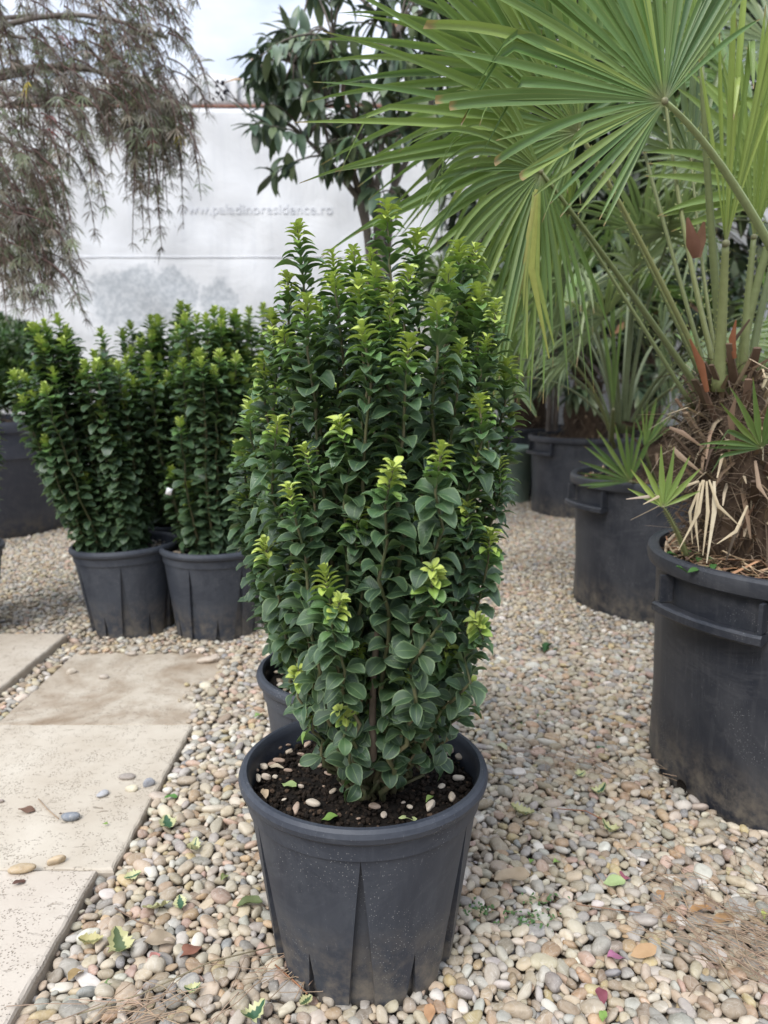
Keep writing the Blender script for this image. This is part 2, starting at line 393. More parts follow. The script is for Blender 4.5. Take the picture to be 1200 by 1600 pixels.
M = dict(
    euo=mat_euonymus(), palm=mat_palm(), palm2=mat_palm('palm_leaf_grey', (.065, .105, .055), (.16, .21, .11), (.30, .33, .14)),
    stem=mat_simple('green_stem', (.07, .10, .035), (.15, .12, .07), 40, .6, .3, .001),
    bark=mat_simple('brown_bark', (.05, .038, .028), (.15, .12, .09), 60, .85, .6, .004, aniso=(1, 1, .3)),
    greybark=mat_simple('grey_bark', (.12, .10, .085), (.24, .21, .19), 30, .85, .5, .004, aniso=(1, 1, .4)),
    pot=mat_plastic(), bigpot=mat_plastic('worn_pot_plastic', (.017, .020, .028), (.125, .125, .13), .66, .38),
    leftpot=mat_plastic('blue_grey_plastic', (.045, .050, .070), (.17, .17, .18), .5, .5),
    greenpot=mat_simple('pale_green_plastic', (.20, .30, .24), (.30, .38, .31), 8, .5, .1, .002),
    pebble=mat_pebble(), ground=mat_ground(), slab=mat_slab(), soil=mat_soil(), colour=mat_color('dry_matter', .75),
    petiole=mat_color('palm_stalk', .45, .06, .15, .4, 90), holly=mat_holly(), litter=mat_color('fallen_leaf', .6, .15),
    tarp=mat_tarp(), rail=mat_simple('rusty_rail', (.16, .07, .05), (.28, .16, .12), 25, .8, .4, .002),
    ink=mat_simple('faded_print', (.61, .62, .65), (.72, .73, .755), 9, .7, .0, .001),
    maple=mat_color('maple_leaf', .55, .22, .1, .3, 25), laurel=mat_color('laurel_leaf', .38, .12, .15, .45, 30),
    fibre=mat_simple('palm_fibre', (.035, .022, .015), (.11, .075, .05), 70, .95, .8, .006, aniso=(1, 1, .4)),
    metal=mat_simple('galvanised_post', (.35, .36, .38), (.48, .49, .50), 15, .5, .1, .001),
    tag=mat_simple('white_label', (.75, .75, .76), (.8, .8, .8), 10, .5, 0, .001),
)

# ------------------------------------------------------------------ ground
PC = Vector((-0.028, 0.987, 0))       # the potted shrub in front
g = MB()
N = 60
xs = [-300, -60, -12] + [-6 + 12 * i / N for i in range(N + 1)] + [12, 60, 300]
ys = [-300, -60, -12] + [-3 + 12 * i / N for i in range(N + 1)] + [14, 60, 400]
gv = [(x, y, -.016 - .004 * math.sin(x * 3.1) * math.sin(y * 2.3)) for y in ys for x in xs]
W = len(xs)
g.add(gv, [(j * W + i, j * W + i + 1, (j + 1) * W + i + 1, (j + 1) * W + i) for j in range(len(ys) - 1) for i in range(W - 1)])
ground = g.build('ground', M['ground']); prep(ground, 'bed of rounded cream, grey and tan pebbles', kind='structure')

# slabs -------------------------------------------------------------
SL = []      # x0, x1, y0, y1, top
def gy(py, z=0): return G(600, py, z).y
s_y1, s_y2, s_y3 = gy(1353, .022), gy(1128, .016), gy(1004, .010)
SLABS = [(-1.05, -.462, .35, s_y1 - .004, .019, .5, 0, .003),
         (-.985, -.440, s_y1 + .005, s_y2 - .004, .013, 0, 0, -.002),
         (-.905, -.405, s_y2 + .004, s_y3, .006, 0, .9, .001),
         (-1.62, -.972, s_y2 + .04, s_y3 + .04, .026, .15, .25, 0)]
path = empty('path', (-.7, 1.3, 0), 'cream travertine slabs of a path beside the gravel', None, None, 'structure')
sr = random.Random(3)
for (x0, x1, y0, y1, top, tt, dirt, skew) in SLABS:
    mb = MB(); n1, n2 = 30, 30; th = .045
    def edge_pts():
        pts = []
        c = [(x0, y0), (x1, y0 + skew), (x1, y1), (x0, y1)]
        for a in range(4):
            p, q = c[a], c[(a + 1) % 4]
            for i in range(n1):
                t = i / n1; pts.append((lerp(p[0], q[0], t) + sr.uniform(-.0014, .0014), lerp(p[1], q[1], t) + sr.uniform(-.0014, .0014)))
        return pts
    e = edge_pts(); m = len(e); cx, cy = (x0 + x1) / 2, (y0 + y1) / 2
    def ring(inset, z, jz=0):
        return [(x + (cx - x) * inset / abs(x1 - x0) * 2, y + (cy - y) * inset / abs(y1 - y0) * 2, z + sr.uniform(-jz, jz)) for x, y in e]
    rings = [ring(0, top - th), ring(0, top - .006, .001), ring(.0022, top - .0018, .0008), ring(.006, top, .0005), ring(.05, top, 0)]
    vs = [p for r in rings for p in r] + [(cx, cy, top)]
    fs = [(a * m + i, a * m + (i + 1) % m, (a + 1) * m + (i + 1) % m, (a + 1) * m + i) for a in range(len(rings) - 1) for i in range(m)]
    fs += [((len(rings) - 1) * m + i, (len(rings) - 1) * m + (i + 1) % m, len(rings) * m) for i in range(m)]
    mb.add([(a - path.location[0], b - path.location[1], c) for a, b, c in vs], fs, None, (tt, dirt, 0))
    mb.build('paving_slab', M['slab'], path, smooth=False)
def on_slab(x, y, m=0.0):
    for s in SLABS:
        if s[0] - m < x < s[1] + m and s[2] - m < y < s[3] + m: return s
    return None

# ------------------------------------------------------------------ pebbles
def ico(sub, seed, sq=.6, rough=.10):
    import bmesh
    bm = bmesh.new(); bmesh.ops.create_icosphere(bm, subdivisions=sub, radius=1)
    r = random.Random(seed)
    ks = [(Vector((r.gauss(0, 1), r.gauss(0, 1), r.gauss(0, 1))).normalized(), r.uniform(-1, 1) * rough, r.uniform(1.0, 2.4)) for _ in range(5)]
    for v in bm.verts:
        n = v.co.normalized(); s = 1
        for d, a, fq in ks: s += a * math.sin(fq * n.dot(d) * 2 + a * 9)
        p = Vector([math.copysign(abs(c) ** .86, c) for c in n]); v.co = p * s
    vs = [tuple(v.co) for v in bm.verts]; fs = [tuple(x.index for x in f.verts) for f in bm.faces]; bm.free()
    return (vs, fs, np.zeros((len(vs), 2), np.float32))
PEB_HI = [ico(3, i, rough=.09 + .012 * i) for i in range(10)]; PEB_MID = [ico(2, i, rough=.09 + .012 * i) for i in range(10)]; PEB_LO = [ico(1, i, rough=.06) for i in range(10)]
PAL = [((.48, .41, .31), 22), ((.56, .50, .41), 18), ((.45, .37, .27), 16), ((.36, .34, .31), 12), ((.44, .42, .39), 12), ((.27, .27, .28), 3), ((.46, .32, .20), 6),
       ((.50, .35, .28), 5), ((.36, .27, .19), 6), ((.66, .63, .58), 7), ((.30, .25, .20), 4), ((.50, .40, .22), 3)]
PALC = [c for c, w in PAL for _ in range(w)]
def peb_col(r):
    c = r.choice(PALC); k = r.uniform(.58, .98); c = (c[0] * 1.03, c[1] * .995, c[2] * .93); return tuple(min(.8, x * k * r.uniform(.96, 1.04)) for x in c)

T_ = .9
def pack(n_try, rmin, rmax, mean, dist, seed):
    r = random.Random(seed); cell = rmax * 2; nc = int(T_ / cell); cell = T_ / nc; grid = {}
    rad = sorted([min(rmax, max(rmin, r.lognormvariate(math.log(mean), .30))) for _ in range(n_try)], reverse=True); out = []
    for a in rad:
        for _ in range(9):
            x, y = r.uniform(0, T_), r.uniform(0, T_); i, j = int(x / cell) % nc, int(y / cell) % nc; ok = True
            for di in (-1, 0, 1):
                for dj in (-1, 0, 1):
                    for (qx, qy, qa) in grid.get(((i + di) % nc, (j + dj) % nc), ()):
                        dx = abs(x - qx); dx = min(dx, T_ - dx); dy = abs(y - qy); dy = min(dy, T_ - dy)
                        if dx * dx + dy * dy < (dist * (a + qa)) ** 2: ok = False; break
                    if not ok: break
                if not ok: break
            if ok: grid.setdefault((i, j), []).append((x, y, a)); out.append((x, y, a)); break
    return out
TOP = pack(8600, .0036, .0150, .0067, .765, 1); BOT = pack(5200, .0035, .010, .0058, .80, 2)

# things that keep pebbles away: (x, y, radius)
POT_F = dict(); BIG = dict()
KEEP = []
def place_pots():
    global POTS_SMALL, POTS_BIG
    fz = 1.39
    POTS_SMALL = {'front': (PC.x, PC.y, 0), 'behind': (-.060, 1.33, .4),
                  'a': (-.815, 2.40, .2), 'b': (-.535, 2.37, .75), 'c': (-.77, 2.80, .1), 'd': (-.38, 2.76, .5), 'e': (-1.37, 2.34, .3)}
    POTS_BIG = {'p1': (.868, 1.475), 'p2': (1.000, 2.70), 'p3': (1.20, 4.60), 'p4': (1.02, 5.45)}
place_pots()
for q in POTS_SMALL.values(): KEEP.append((q[0], q[1], .112))
for q in POTS_BIG.values(): KEEP.append((q[0], q[1], .295))
KEEP.append((-2.25, 4.10, .50))

pr = random.Random(5); peb = []
for layer, T in ((0, TOP), (1, BOT)):
    for ti in range(-4, 4):
        for tj in range(0, 6):
            flip = ((ti * 7 + tj * 13 + layer) % 4)
            for (x, y, a) in T:
                if flip & 1: x, y = y, T_ - x
                if flip & 2: x, y = T_ - x, T_ - y
                X = ti * T_ + x; Y = .55 + tj * T_ + y
                if Y > 5.2: continue
                px, py, z = proj((X, Y, 0))
                if not (-90 < px < 1290 and py < 1690): continue
                if Y > 3.1 and not (px < 330 or 740 < px < 1000): continue
                if Y > 2.6 and layer == 1 and pr.random() < .5: continue
                if any((X - kx) ** 2 + (Y - ky) ** 2 < (kr + a * .7) ** 2 for kx, ky, kr in KEEP): continue
                s = on_slab(X, Y, .001 + a * .2)
                if s:
                    # pebbles strewn over the right edge of the third slab
                    if s is SLABS[2] and layer == 0 and X > -.50 + .05 * math.sin(Y * 23) and pr.random() < sstep(-.55, -.41, X) * .95:
                        zz = s[4] + a * .32
                    elif s is SLABS[2] and layer == 0 and Y > s_y3 - .09 and pr.random() < .6: zz = s[4] + a * .32
                    else: continue
                elif layer == 0: zz = pr.uniform(-.004, .0035)
                else: zz = -.0085
                if -.50 < X < -.405 and s_y2 < Y < s_y3 and not s: zz += .008
                peb.append((X, Y, zz, a * pr.uniform(.95, 1.2), layer, px, py, z))
def peb_mat(X, Y, z, a, r):
    yaw = r.uniform(0, 6.283); b = a * r.uniform(.62, .92); c = a * r.uniform(.42, .66)
    R = Matrix.Rotation(yaw, 4, 'Z') @ Matrix.Rotation(r.gauss(0, .25), 4, 'X') @ Matrix.Rotation(r.gauss(0, .22), 4, 'Y')
    return Matrix.Translation((X, Y, z + c * .35)) @ R @ Matrix.Diagonal((a * 1.13, b, c, 1))
def hidden_by_pot(px, py):
    return (385 < px < 755 and 1120 < py < 1560) or (1010 < px and py < 1290) or (400 < px < 800 and py < 1120)
cand = [i for i, q in enumerate(peb) if q[4] == 0 and 0 < q[5] < 1200 and q[6] < 1600 and not hidden_by_pot(q[5], q[6])]
cand.sort(key=lambda i: -peb[i][3] / peb[i][7]); chosen = set(cand[:298])
hi_me = {}
for k in range(10):
    v, f, u = PEB_HI[k]; mb = MB(); mb.add(v, f); hi_me[k] = mb.mesh('pebble')
    hi_me[k].attributes.remove(hi_me[k].attributes['tint']); hi_me[k].materials.append(M['pebble'])
ws, ms, ts = [], [], []
for i, q in enumerate(peb):
    m = peb_mat(q[0], q[1], q[2], q[3], pr); c = peb_col(pr)
    if i in chosen:
        o = bpy.data.objects.new('pebble', hi_me[pr.randrange(10)]); COL.objects.link(o); o.parent = ground
        o.matrix_world = m; o.color = (*c, 1)
    else:
        near = q[7] < 2.3 and q[4] == 0
        ws.append(pr.randrange(10) + (0 if near else 10)); ms.append(m); ts.append(c)
o = inst_obj('pebbles', PEB_MID + PEB_LO, ws, ms, ts, M['pebble'], ground); prep(o, kind='stuff')
print('pebbles', len(peb))

# ------------------------------------------------------------------ nursery pots
def small_pot(parent, mat, H=.278, R=.169, wedges=6, name='pot', z0=-.012):
    """tapered plastic pot: rolled rim, shoulder band, tall tapering recesses and short notches; rz 0 has a recess facing -Y"""
    mb = MB()
    Rb, Rt = R * .735, R * .925; zb, zt = z0, H - .046
    dep, dep2 = .009, .010
    rows = [0, .04, .10, .18, .27, .36, .45, .55, .65, .75, .85, .93, 1.0]
    def wall(t): return Rb + (Rt - Rb) * t
    def w1(t): return max(0.0008, (1 - t) ** 1.0 * .150 if t > 0 else .150)
    def w2(t): return max(0.0, (.34 - t) / .34) * .075 + .0006
    cols = []    # list of functions (t)->(theta, r)
    sec = 2 * math.pi / wedges
    for k in range(wedges):
        th = -math.pi / 2 + k * sec
        for (c, wf, dp, tmax) in ((th, w1, dep, .99), (th + sec / 2, w2, dep2, .34)):
            def mk(c=c, wf=wf, dp=dp, tmax=tmax):
                out = []
                for (sg, inner) in ((-1, 0), (-.9, 1), (0, 1), (.9, 1), (1, 0)):
                    out.append((c, sg, wf, dp if inner else 0, tmax))
                return out
            cols.append(mk())
    seq = []
    nf = 7
    for a in range(len(cols)):
        c0 = cols[a]; seq += [('w', *x) for x in c0]
        nx = cols[(a + 1) % len(cols)]
        for q in range(1, nf): seq.append(('f', c0[4], nx[0], q / nf, a == len(cols) - 1))
    vs = []
    def theta(col, t):
        c, sg, wf, dp, tm = col; return c + sg * wf(t)
    for t in rows:
        z = lerp(zb, zt, t)
        for s in seq:
            if s[0] == 'w':
                th = theta(s[1:], t); r = wall(t) - (s[4] * min(1, max(0, (s[5] - t)) / .03) if t < s[5] else 0)
            else:
                a0 = theta(s[1], t); a1 = theta(s[2], t) + (2 * math.pi if s[4] else 0); th = lerp(a0, a1, s[3]); r = wall(t)
            vs.append((math.cos(th) * r, math.sin(th) * r, z))
    m = len(seq)
    fs = [(a * m + i, a * m + (i + 1) % m, (a + 1) * m + (i + 1) % m, (a + 1) * m + i) for a in range(len(rows) - 1) for i in range(m)]
    mb.add(vs, fs)
    # shoulder, rolled rim and inner wall
    prof = [(Rt, zt), (Rt + .0035, zt + .001), (Rt + .0050, H - .024), (R - .004, H - .0215), (R + .0005, H - .017), (R + .002, H - .010), (R, H - .004), (R - .004, H - .0005),
            (R - .009, H), (R - .012, H - .004), (R - .0135, H - .012), (R - .0165, H - .05), (R - .03, H - .11), (R * .70, z0 + .02), (0.001, z0 + .018)]
    n = 72; vs = [(math.cos(2 * math.pi * k / n) * r, math.sin(2 * math.pi * k / n) * r, z) for r, z in prof for k in range(n)]
    fs = [(a * n + k, a * n + (k + 1) % n, (a + 1) * n + (k + 1) % n, (a + 1) * n + k) for a in range(len(prof) - 1) for k in range(n)]
    mb.add(vs, fs)
    o = mb.build(name, mat, parent)
    me = o.data
    try: me.set_sharp_from_angle(angle=math.radians(28))
    except Exception: pass
    return o

def soil_disc(parent, r, z, seed, bumpy=.006, mat=None, clods=700, n=40):
    rr = random.Random(seed); mb = MB(); vs = [(0, 0, z)]; rings = 16
    for a in range(1, rings + 1):
        for k in range(n):
            th = 2 * math.pi * k / n; q = r * a / rings
            vs.append((math.cos(th) * q, math.sin(th) * q, z + rr.uniform(-1, 1) * bumpy * .6 - .006 * (a / rings) ** 3))
    fs = [(0, 1 + k, 1 + (k + 1) % n) for k in range(n)]
    fs += [(1 + (a - 1) * n + k, 1 + (a) * n + k, 1 + a * n + (k + 1) % n, 1 + (a - 1) * n + (k + 1) % n) for a in range(1, rings) for k in range(n)]
    mb.add(vs, fs)
    o = mb.build('soil', mat or M['soil'], parent)
    return o

# ------------------------------------------------------------------ leaves
def leaf_proto(L=1, Wd=.30, curl=.45, fold=.16, wave=.03, nu=7, nv=4, seed=0, ov=.62, tipw=.0, up=.15):
    r = random.Random(seed); ph = r.uniform(0, 6); vs, uv = [], []
    us = [0, .10, .25, .42, .60, .77, .90, .975, 1] if nu == 7 else ([0, .3, .62, .9, 1] if nu == 4 else [i / nu for i in range(nu + 1)])
    for i, u in enumerate(us):
        if ov > .5: w = Wd * (math.sin(math.pi * u ** 1.32) ** .62 if 0 < u < 1 else 0)
        else: w = Wd * (math.sin(math.pi * u ** .8) ** .75 if 0 < u < 1 else 0)
        w = max(w, .025 * (1 - u) + .004)
        for j in range(nv + 1):
            v = -1 + 2 * j / nv
            x = u * L * (1 - curl * .28 * u)
            z = up * u - curl * u ** 2.1 + fold * abs(v) * w * 1.6 + wave * math.sin(u * 9 + ph + (2 if v > 0 else 0)) * abs(v)
            vs.append((x, v * w, z)); uv.append(((v + 1) / 2, u))
    W2 = nv + 1
    fs = [(i * W2 + j, (i + 1) * W2 + j, (i + 1) * W2 + j + 1, i * W2 + j + 1) for i in range(len(us) - 1) for j in range(nv)]
    return (vs, fs, uv)
EUO_HI = [leaf_proto(Wd=w, curl=c, fold=f, wave=wv, seed=i, up=u) for i, (w, c, f, wv, u) in enumerate(
    [(.275, .50, .24, .026, .36), (.300, .60, .18, .040, .42), (.29, .42, .28, .020, .16), (.285, .70, .28, .046, .46), (.31, .40, .12, .046, .26), (.29, .52, .34, .030, .14)])]
EUO_LO = [leaf_proto(Wd=w, curl=c, fold=f, wave=0, nu=4, nv=2, seed=i, up=.12) for i, (w, c, f) in enumerate(
    [(.31, .35, .2), (.33, .45, .15), (.30, .25, .25), (.32, .5, .2), (.32, .3, .1), (.29, .1, .3)])]

def stem_leaves(path_pts, rr, L0=.037, node=.0155, start=.06, tipn=9, bright=1.0, keep=1.0, lowkeep=1.0):
    """decussate leaf pairs along a stem -> list of (matrix, proto, tint)"""
    out = []
    seg = [(path_pts[i + 1] - path_pts[i]).length for i in range(len(path_pts) - 1)]; tot = sum(seg)
    def at(s):
        s = max(0, min(tot - 1e-6, s)); a = 0
        for i, q in enumerate(seg):
            if a + q >= s: t = (s - a) / q; return path_pts[i].lerp(path_pts[i + 1], t), unit(path_pts[i + 1] - path_pts[i])
            a += q
        return path_pts[-1], unit(path_pts[-1] - path_pts[-2])
    s = tot; k = 0; az = rr.uniform(0, 6.28)
    while s > start:
        d = tot - s
        p, T = at(s)
        tipf = math.exp(-d / .034)                      # 1 at the tip
        young = max(0, 1 - d / .125)
        L = L0 * lerp(.38, 1.0, sstep(-.008, .075, d)) * rr.uniform(.84, 1.16)
        if d > .30: L *= .93
        elev = .30 + .42 * math.exp(-(d / .011) ** 1.2) + .25 * math.exp(-d / .05) + rr.gauss(0, .10)
        if d > .16: elev += rr.gauss(-.05, .26); L *= .93
        if rr.random() > lowkeep and s < .24: s -= node * 1.3; az += 1.5; continue
        age = (bright * (1.0 * math.exp(-(d / .026) ** 1.8) + .50 * young ** 1.4)) + rr.gauss(0, .045) + (.10 if rr.random() < .06 else 0)
        O1 = unit(T.cross(Vector((0.3, 1, .2)))); O2 = T.cross(O1)
        for h in (0, 1):
            worn = d > .12 and rr.random() < .05
            if d > .05 and rr.random() > keep: continue
            a = az + h * math.pi + rr.gauss(0, .16)
            O = O1 * math.cos(a) + O2 * math.sin(a)
            e = elev + rr.gauss(0, .12)
            X = O * math.cos(e) + T * math.sin(e); Z = T * math.cos(e) - O * math.sin(e)
            Z = unit(Z + O1.cross(X) * rr.gauss(0, .18))
            pi = rr.choice((0, 1, 3, 4, 0, 2)) if d > .03 else rr.choice((2, 5, 5))
            out.append((frame(X, Z, p + O * .0016, L * (.7 if worn else 1), L * rr.uniform(.88, 1.12) * (.8 if worn else 1), L * rr.uniform(.6, 1.5)), pi, (max(0, min(1, age + (.3 if worn else 0))), rr.random(), 0)))
        az += math.pi / 2 + rr.gauss(0, .09); k += 1
        s -= node * lerp(.20, 1.0, sstep(-.008, .11, d)) * rr.uniform(.8, 1.2) * (1.2 if d > .35 else 1)
    return out

def stem_path(b, tip, rr, wob=.006, lean=.55):
    h = tip.z - b.z; out = Vector((tip.x - b.x, tip.y - b.y, 0))
    p1 = b + out * lean + Vector((0, 0, h * .22)); p2 = tip - out * .10 - Vector((0, 0, h * .42))
    pts = bez(b, p1, p2, tip, 14)
    for i in range(2, len(pts) - 1): pts[i] = pts[i] + Vector((rr.gauss(0, wob * .5), rr.gauss(0, wob * .5), 0))
    return pts

# ---- the shrub in front: tip pixel, tip pixel, depth offset from the pot's middle
TIPS = [(465, 356, -.02), (605, 322, .03), (652, 366, .05), (519, 395, .02), (552, 392, .05), (586, 422, -.06), (580, 396, .08), (716, 384, .02), (742, 388, .05), (700, 420, -.03),
        (566, 512, -.155), (640, 528, -.165), (480, 466, -.10), (520, 430, -.09), (560, 440, -.11), (684, 474, -.13), (776, 474, -.05), (748, 452, -.02), (424, 492, -.03),
        (412, 566, -.03), (434, 658, -.10), (750, 622, -.13), (614, 730, -.20), (690, 700, -.20), (408, 606, .02), (452, 762, -.155), (414, 848, -.07), (766, 832, -.13),
        (532, 938, -.19), (676, 888, -.205), (742, 968, -.15), (466, 1046, -.09), (530, 1112, -.15), (508, 896, -.17), (612, 448, -.10), (640, 420, -.03), (792, 566, .0), (800, 640, .02),
        (720, 540, -.12, 1), (530, 660, -.15, 1), (476, 700, -.13, 1), (780, 720, -.04, 1), (560, 800, -.15, 1), (730, 790, -.13, 1), (430, 740, -.05, 1),
        (660, 790, -.12, 1), (470, 890, -.10, 1), (440, 930, -.06), (700, 1010, -.12, 1), (560, 1010, -.13, 1), (640, 1030, -.14), (735, 1065, -.08, 1), (600, 1100, -.11, 1), (670, 1100, -.10, 1), (480, 1120, -.07, 1),
        (500, 480, -.06, 1), (610, 490, -.11, 1), (450, 430, -.03), (760, 530, -.06, 1), (745, 700, -.12, 1), (440, 520, -.07)]
mr = random.Random(21)
for _ in range(14):    # stems behind the ones in view
    a = mr.uniform(0, math.pi); rad = mr.uniform(.02, .15)
    px = 600 + math.cos(a) * 175 * mr.uniform(.2, 1); TIPS.append((px, mr.uniform(400, 520) + abs(px - 600) * .35, .02 + math.sin(a) * rad))
shrub = empty('potted_shrub', (PC.x, PC.y, 0), 'largest evergreen shrub with lime green tips, in a ribbed dark pot at the front', 'potted plant', 'potted evergreen spindle shrubs')
inv = Matrix.Translation(-shrub.location)
pot0 = small_pot(shrub, M['pot'])
SOILZ = .278 - .034
soil0 = soil_disc(shrub, .1535, SOILZ, 4)
all_leaves = []; stems = []
for k, tp_ in enumerate(TIPS):
    px, py, dz = tp_[:3]
    tip = P(px, py, PC.y + dz)
    if tip.z < SOILZ + .05: tip.z = SOILZ + .05
    rel = tip - Vector((PC.x, PC.y, 0)); h = tip.z - SOILZ
    br = .040 * min(1, (rel.x ** 2 + rel.y ** 2) ** .5 / .15 + .2)
    ang = math.atan2(rel.y, rel.x) + mr.gauss(0, .3)
    b = Vector((PC.x + .012 + math.cos(ang) * br * mr.uniform(.5, 1), PC.y + math.sin(ang) * br * mr.uniform(.5, 1), SOILZ - .012))
    pts = stem_path(b, tip, mr, .012, .34 if h > .3 else .22)
    low = py > 820
    lv = stem_leaves(pts, mr, mr.uniform(.030, .039), .0100, .07 + mr.random() * .08, keep=.93, lowkeep=.55, bright=(1.0 if k % 5 else .86) if len(tp_) == 3 else .72)
    stems.append((pts, h, lv))
# ray-cast which leaves the photograph's viewpoint shows largest
soup_v, soup_f, own = [], [], []
flat = []
for si, (pts, h, lv) in enumerate(stems):
    for li, q in enumerate(lv): flat.append((si, q))
LOQ = [((0, 0, 0), (.5, -.3, .03), (1, 0, -.1), (.5, .3, .03))]
for n_, (si, (m, pi, t)) in enumerate(flat):
    b0 = len(soup_v); soup_v += [m @ Vector(c) for c in LOQ[0]]; soup_f.append((b0, b0 + 1, b0 + 2, b0 + 3)); own.append(n_)
bvh = BVHTree.FromPolygons(soup_v, soup_f); hits = {}
for yy in range(300, 1260, 5):
    for xx in range(370, 820, 5):
        d = ray(xx, yy).normalized(); r_ = bvh.ray_cast(CAM, d)
        if r_[2] is not None: hits[own[r_[2]]] = hits.get(own[r_[2]], 0) + 1
best = set(sorted(hits, key=lambda i: -hits[i])[:296])
leaf_me = []
for k, (v, f, u) in enumerate(EUO_HI):
    mb = MB(); mb.add(v, f, u); me = mb.mesh('leaf'); me.attributes.remove(me.attributes['tint']); me.materials.append(M['euo']); leaf_me.append(me)
stem_objs = []
for (pts, h, lv) in stems:
    mb = MB(); r0 = .0022 + .0035 * min(1, h / .6)
    tube(mb, [inv @ p for p in pts], [lerp(r0, .0012, i / (len(pts) - 1)) for i in range(len(pts))], 7)
    stem_objs.append(mb.build('stem', M['stem'], shrub))
ws, ms, ts = [], [], []
for n_, (si, (m, pi, t)) in enumerate(flat):
    if n_ in best:
        o = bpy.data.objects.new('leaf', leaf_me[pi]); COL.objects.link(o); o.parent = stem_objs[si]; o.matrix_basis = inv @ m; o.color = (*t, 1)
    else: ws.append(pi); ms.append(inv @ m); ts.append(t)
o = inst_obj('foliage', EUO_HI, ws, ms, ts, M['euo'], shrub); prep(o, kind='stuff')
print('leaves', len(flat), 'seen', len(hits))
# main woody stem seen low in front
mb = MB(); pts = [inv @ P(x, y, PC.y + d) for x, y, d in ((579, 1228, G(579, 1228, SOILZ).y - PC.y), (583, 1180, -.112), (582, 1120, -.125), (584, 1050, -.135), (590, 985, -.14), (604, 950, -.14))]
tube(mb, pts, [.0052, .0047, .0043, .004, .0036, .003], 8); mb.build('stem', M['bark'], shrub)

def debris(parent, name, spots, seed, mat, inv_):
    pass
# soil clods, stones and bits in the front pot
rr = random.Random(31); ws, ms, ts = [], [], []
for _ in range(2600):
    a, q = rr.uniform(0, 6.283), .149 * math.sqrt(rr.random()); s = rr.uniform(.0012, .0045) * (1.6 if rr.random() < .1 else 1)
    ws.append(rr.randrange(10)); ms.append(Matrix.Translation((math.cos(a) * q, math.sin(a) * q, SOILZ + rr.uniform(-.003, .004))) @ Matrix.Rotation(rr.uniform(0, 6), 4, 'Z') @ Matrix.Rotation(rr.uniform(0, 3), 4, 'X') @ Matrix.Diagonal((s, s * .8, s * .7, 1)))
    ts.append((1 if rr.random() < .05 else rr.random() * .25, 0, 0))
o = inst_obj('crumbs', PEB_LO, ws, ms, ts, M['soil'], soil0, smooth=False); prep(o, kind='stuff')
stone_px = [(506, 1230, 3), (450, 1205, 5), (444, 1250, 3), (560, 1280, 3), (630, 1255, 4), (430, 1215, 4), (470, 1180, 5), (447, 1166, 6), (425, 1195, 5), (482, 1190, 5), (398, 1205, 6), (428, 1172, 15), (412, 1200, 7), (418, 1180, 8), (404, 1218, 8), (416, 1216, 7), (440, 1150, 9), (455, 1158, 7), (462, 1140, 8), (463, 1266, 13), (490, 1258, 9), (408, 1185, 6), (436, 1190, 7), (474, 1196, 6),
            (512, 1210, 5), (538, 1226, 7), (680, 1180, 9), (694, 1188, 9), (720, 1184, 8), (704, 1176, 7), (716, 1218, 7), (672, 1262, 10), (706, 1248, 8), (586, 1262, 7), (500, 1198, 5), (560, 1200, 5), (452, 1176, 6), (640, 1262, 5),
            (520, 1238, 5), (550, 1250, 4), (600, 1275, 5), (470, 1230, 5), (690, 1230, 6), (480, 1165, 6)]
for (x, y, s) in stone_px:
    p = G(x, y, SOILZ + .004); a = min(9, s) / F * p.y * 1.05; p.z += a * .2
    o = bpy.data.objects.new('stone', hi_me[rr.randrange(6, 10)]); COL.objects.link(o); o.parent = soil0
    o.matrix_basis = inv @ peb_mat(p.x, p.y, p.z, a, rr); c = rr.choice([(.42, .34, .25), (.48, .41, .32), (.36, .25, .18), (.46, .38, .30), (.30, .2, .14)]); o.color = (*c, 1)

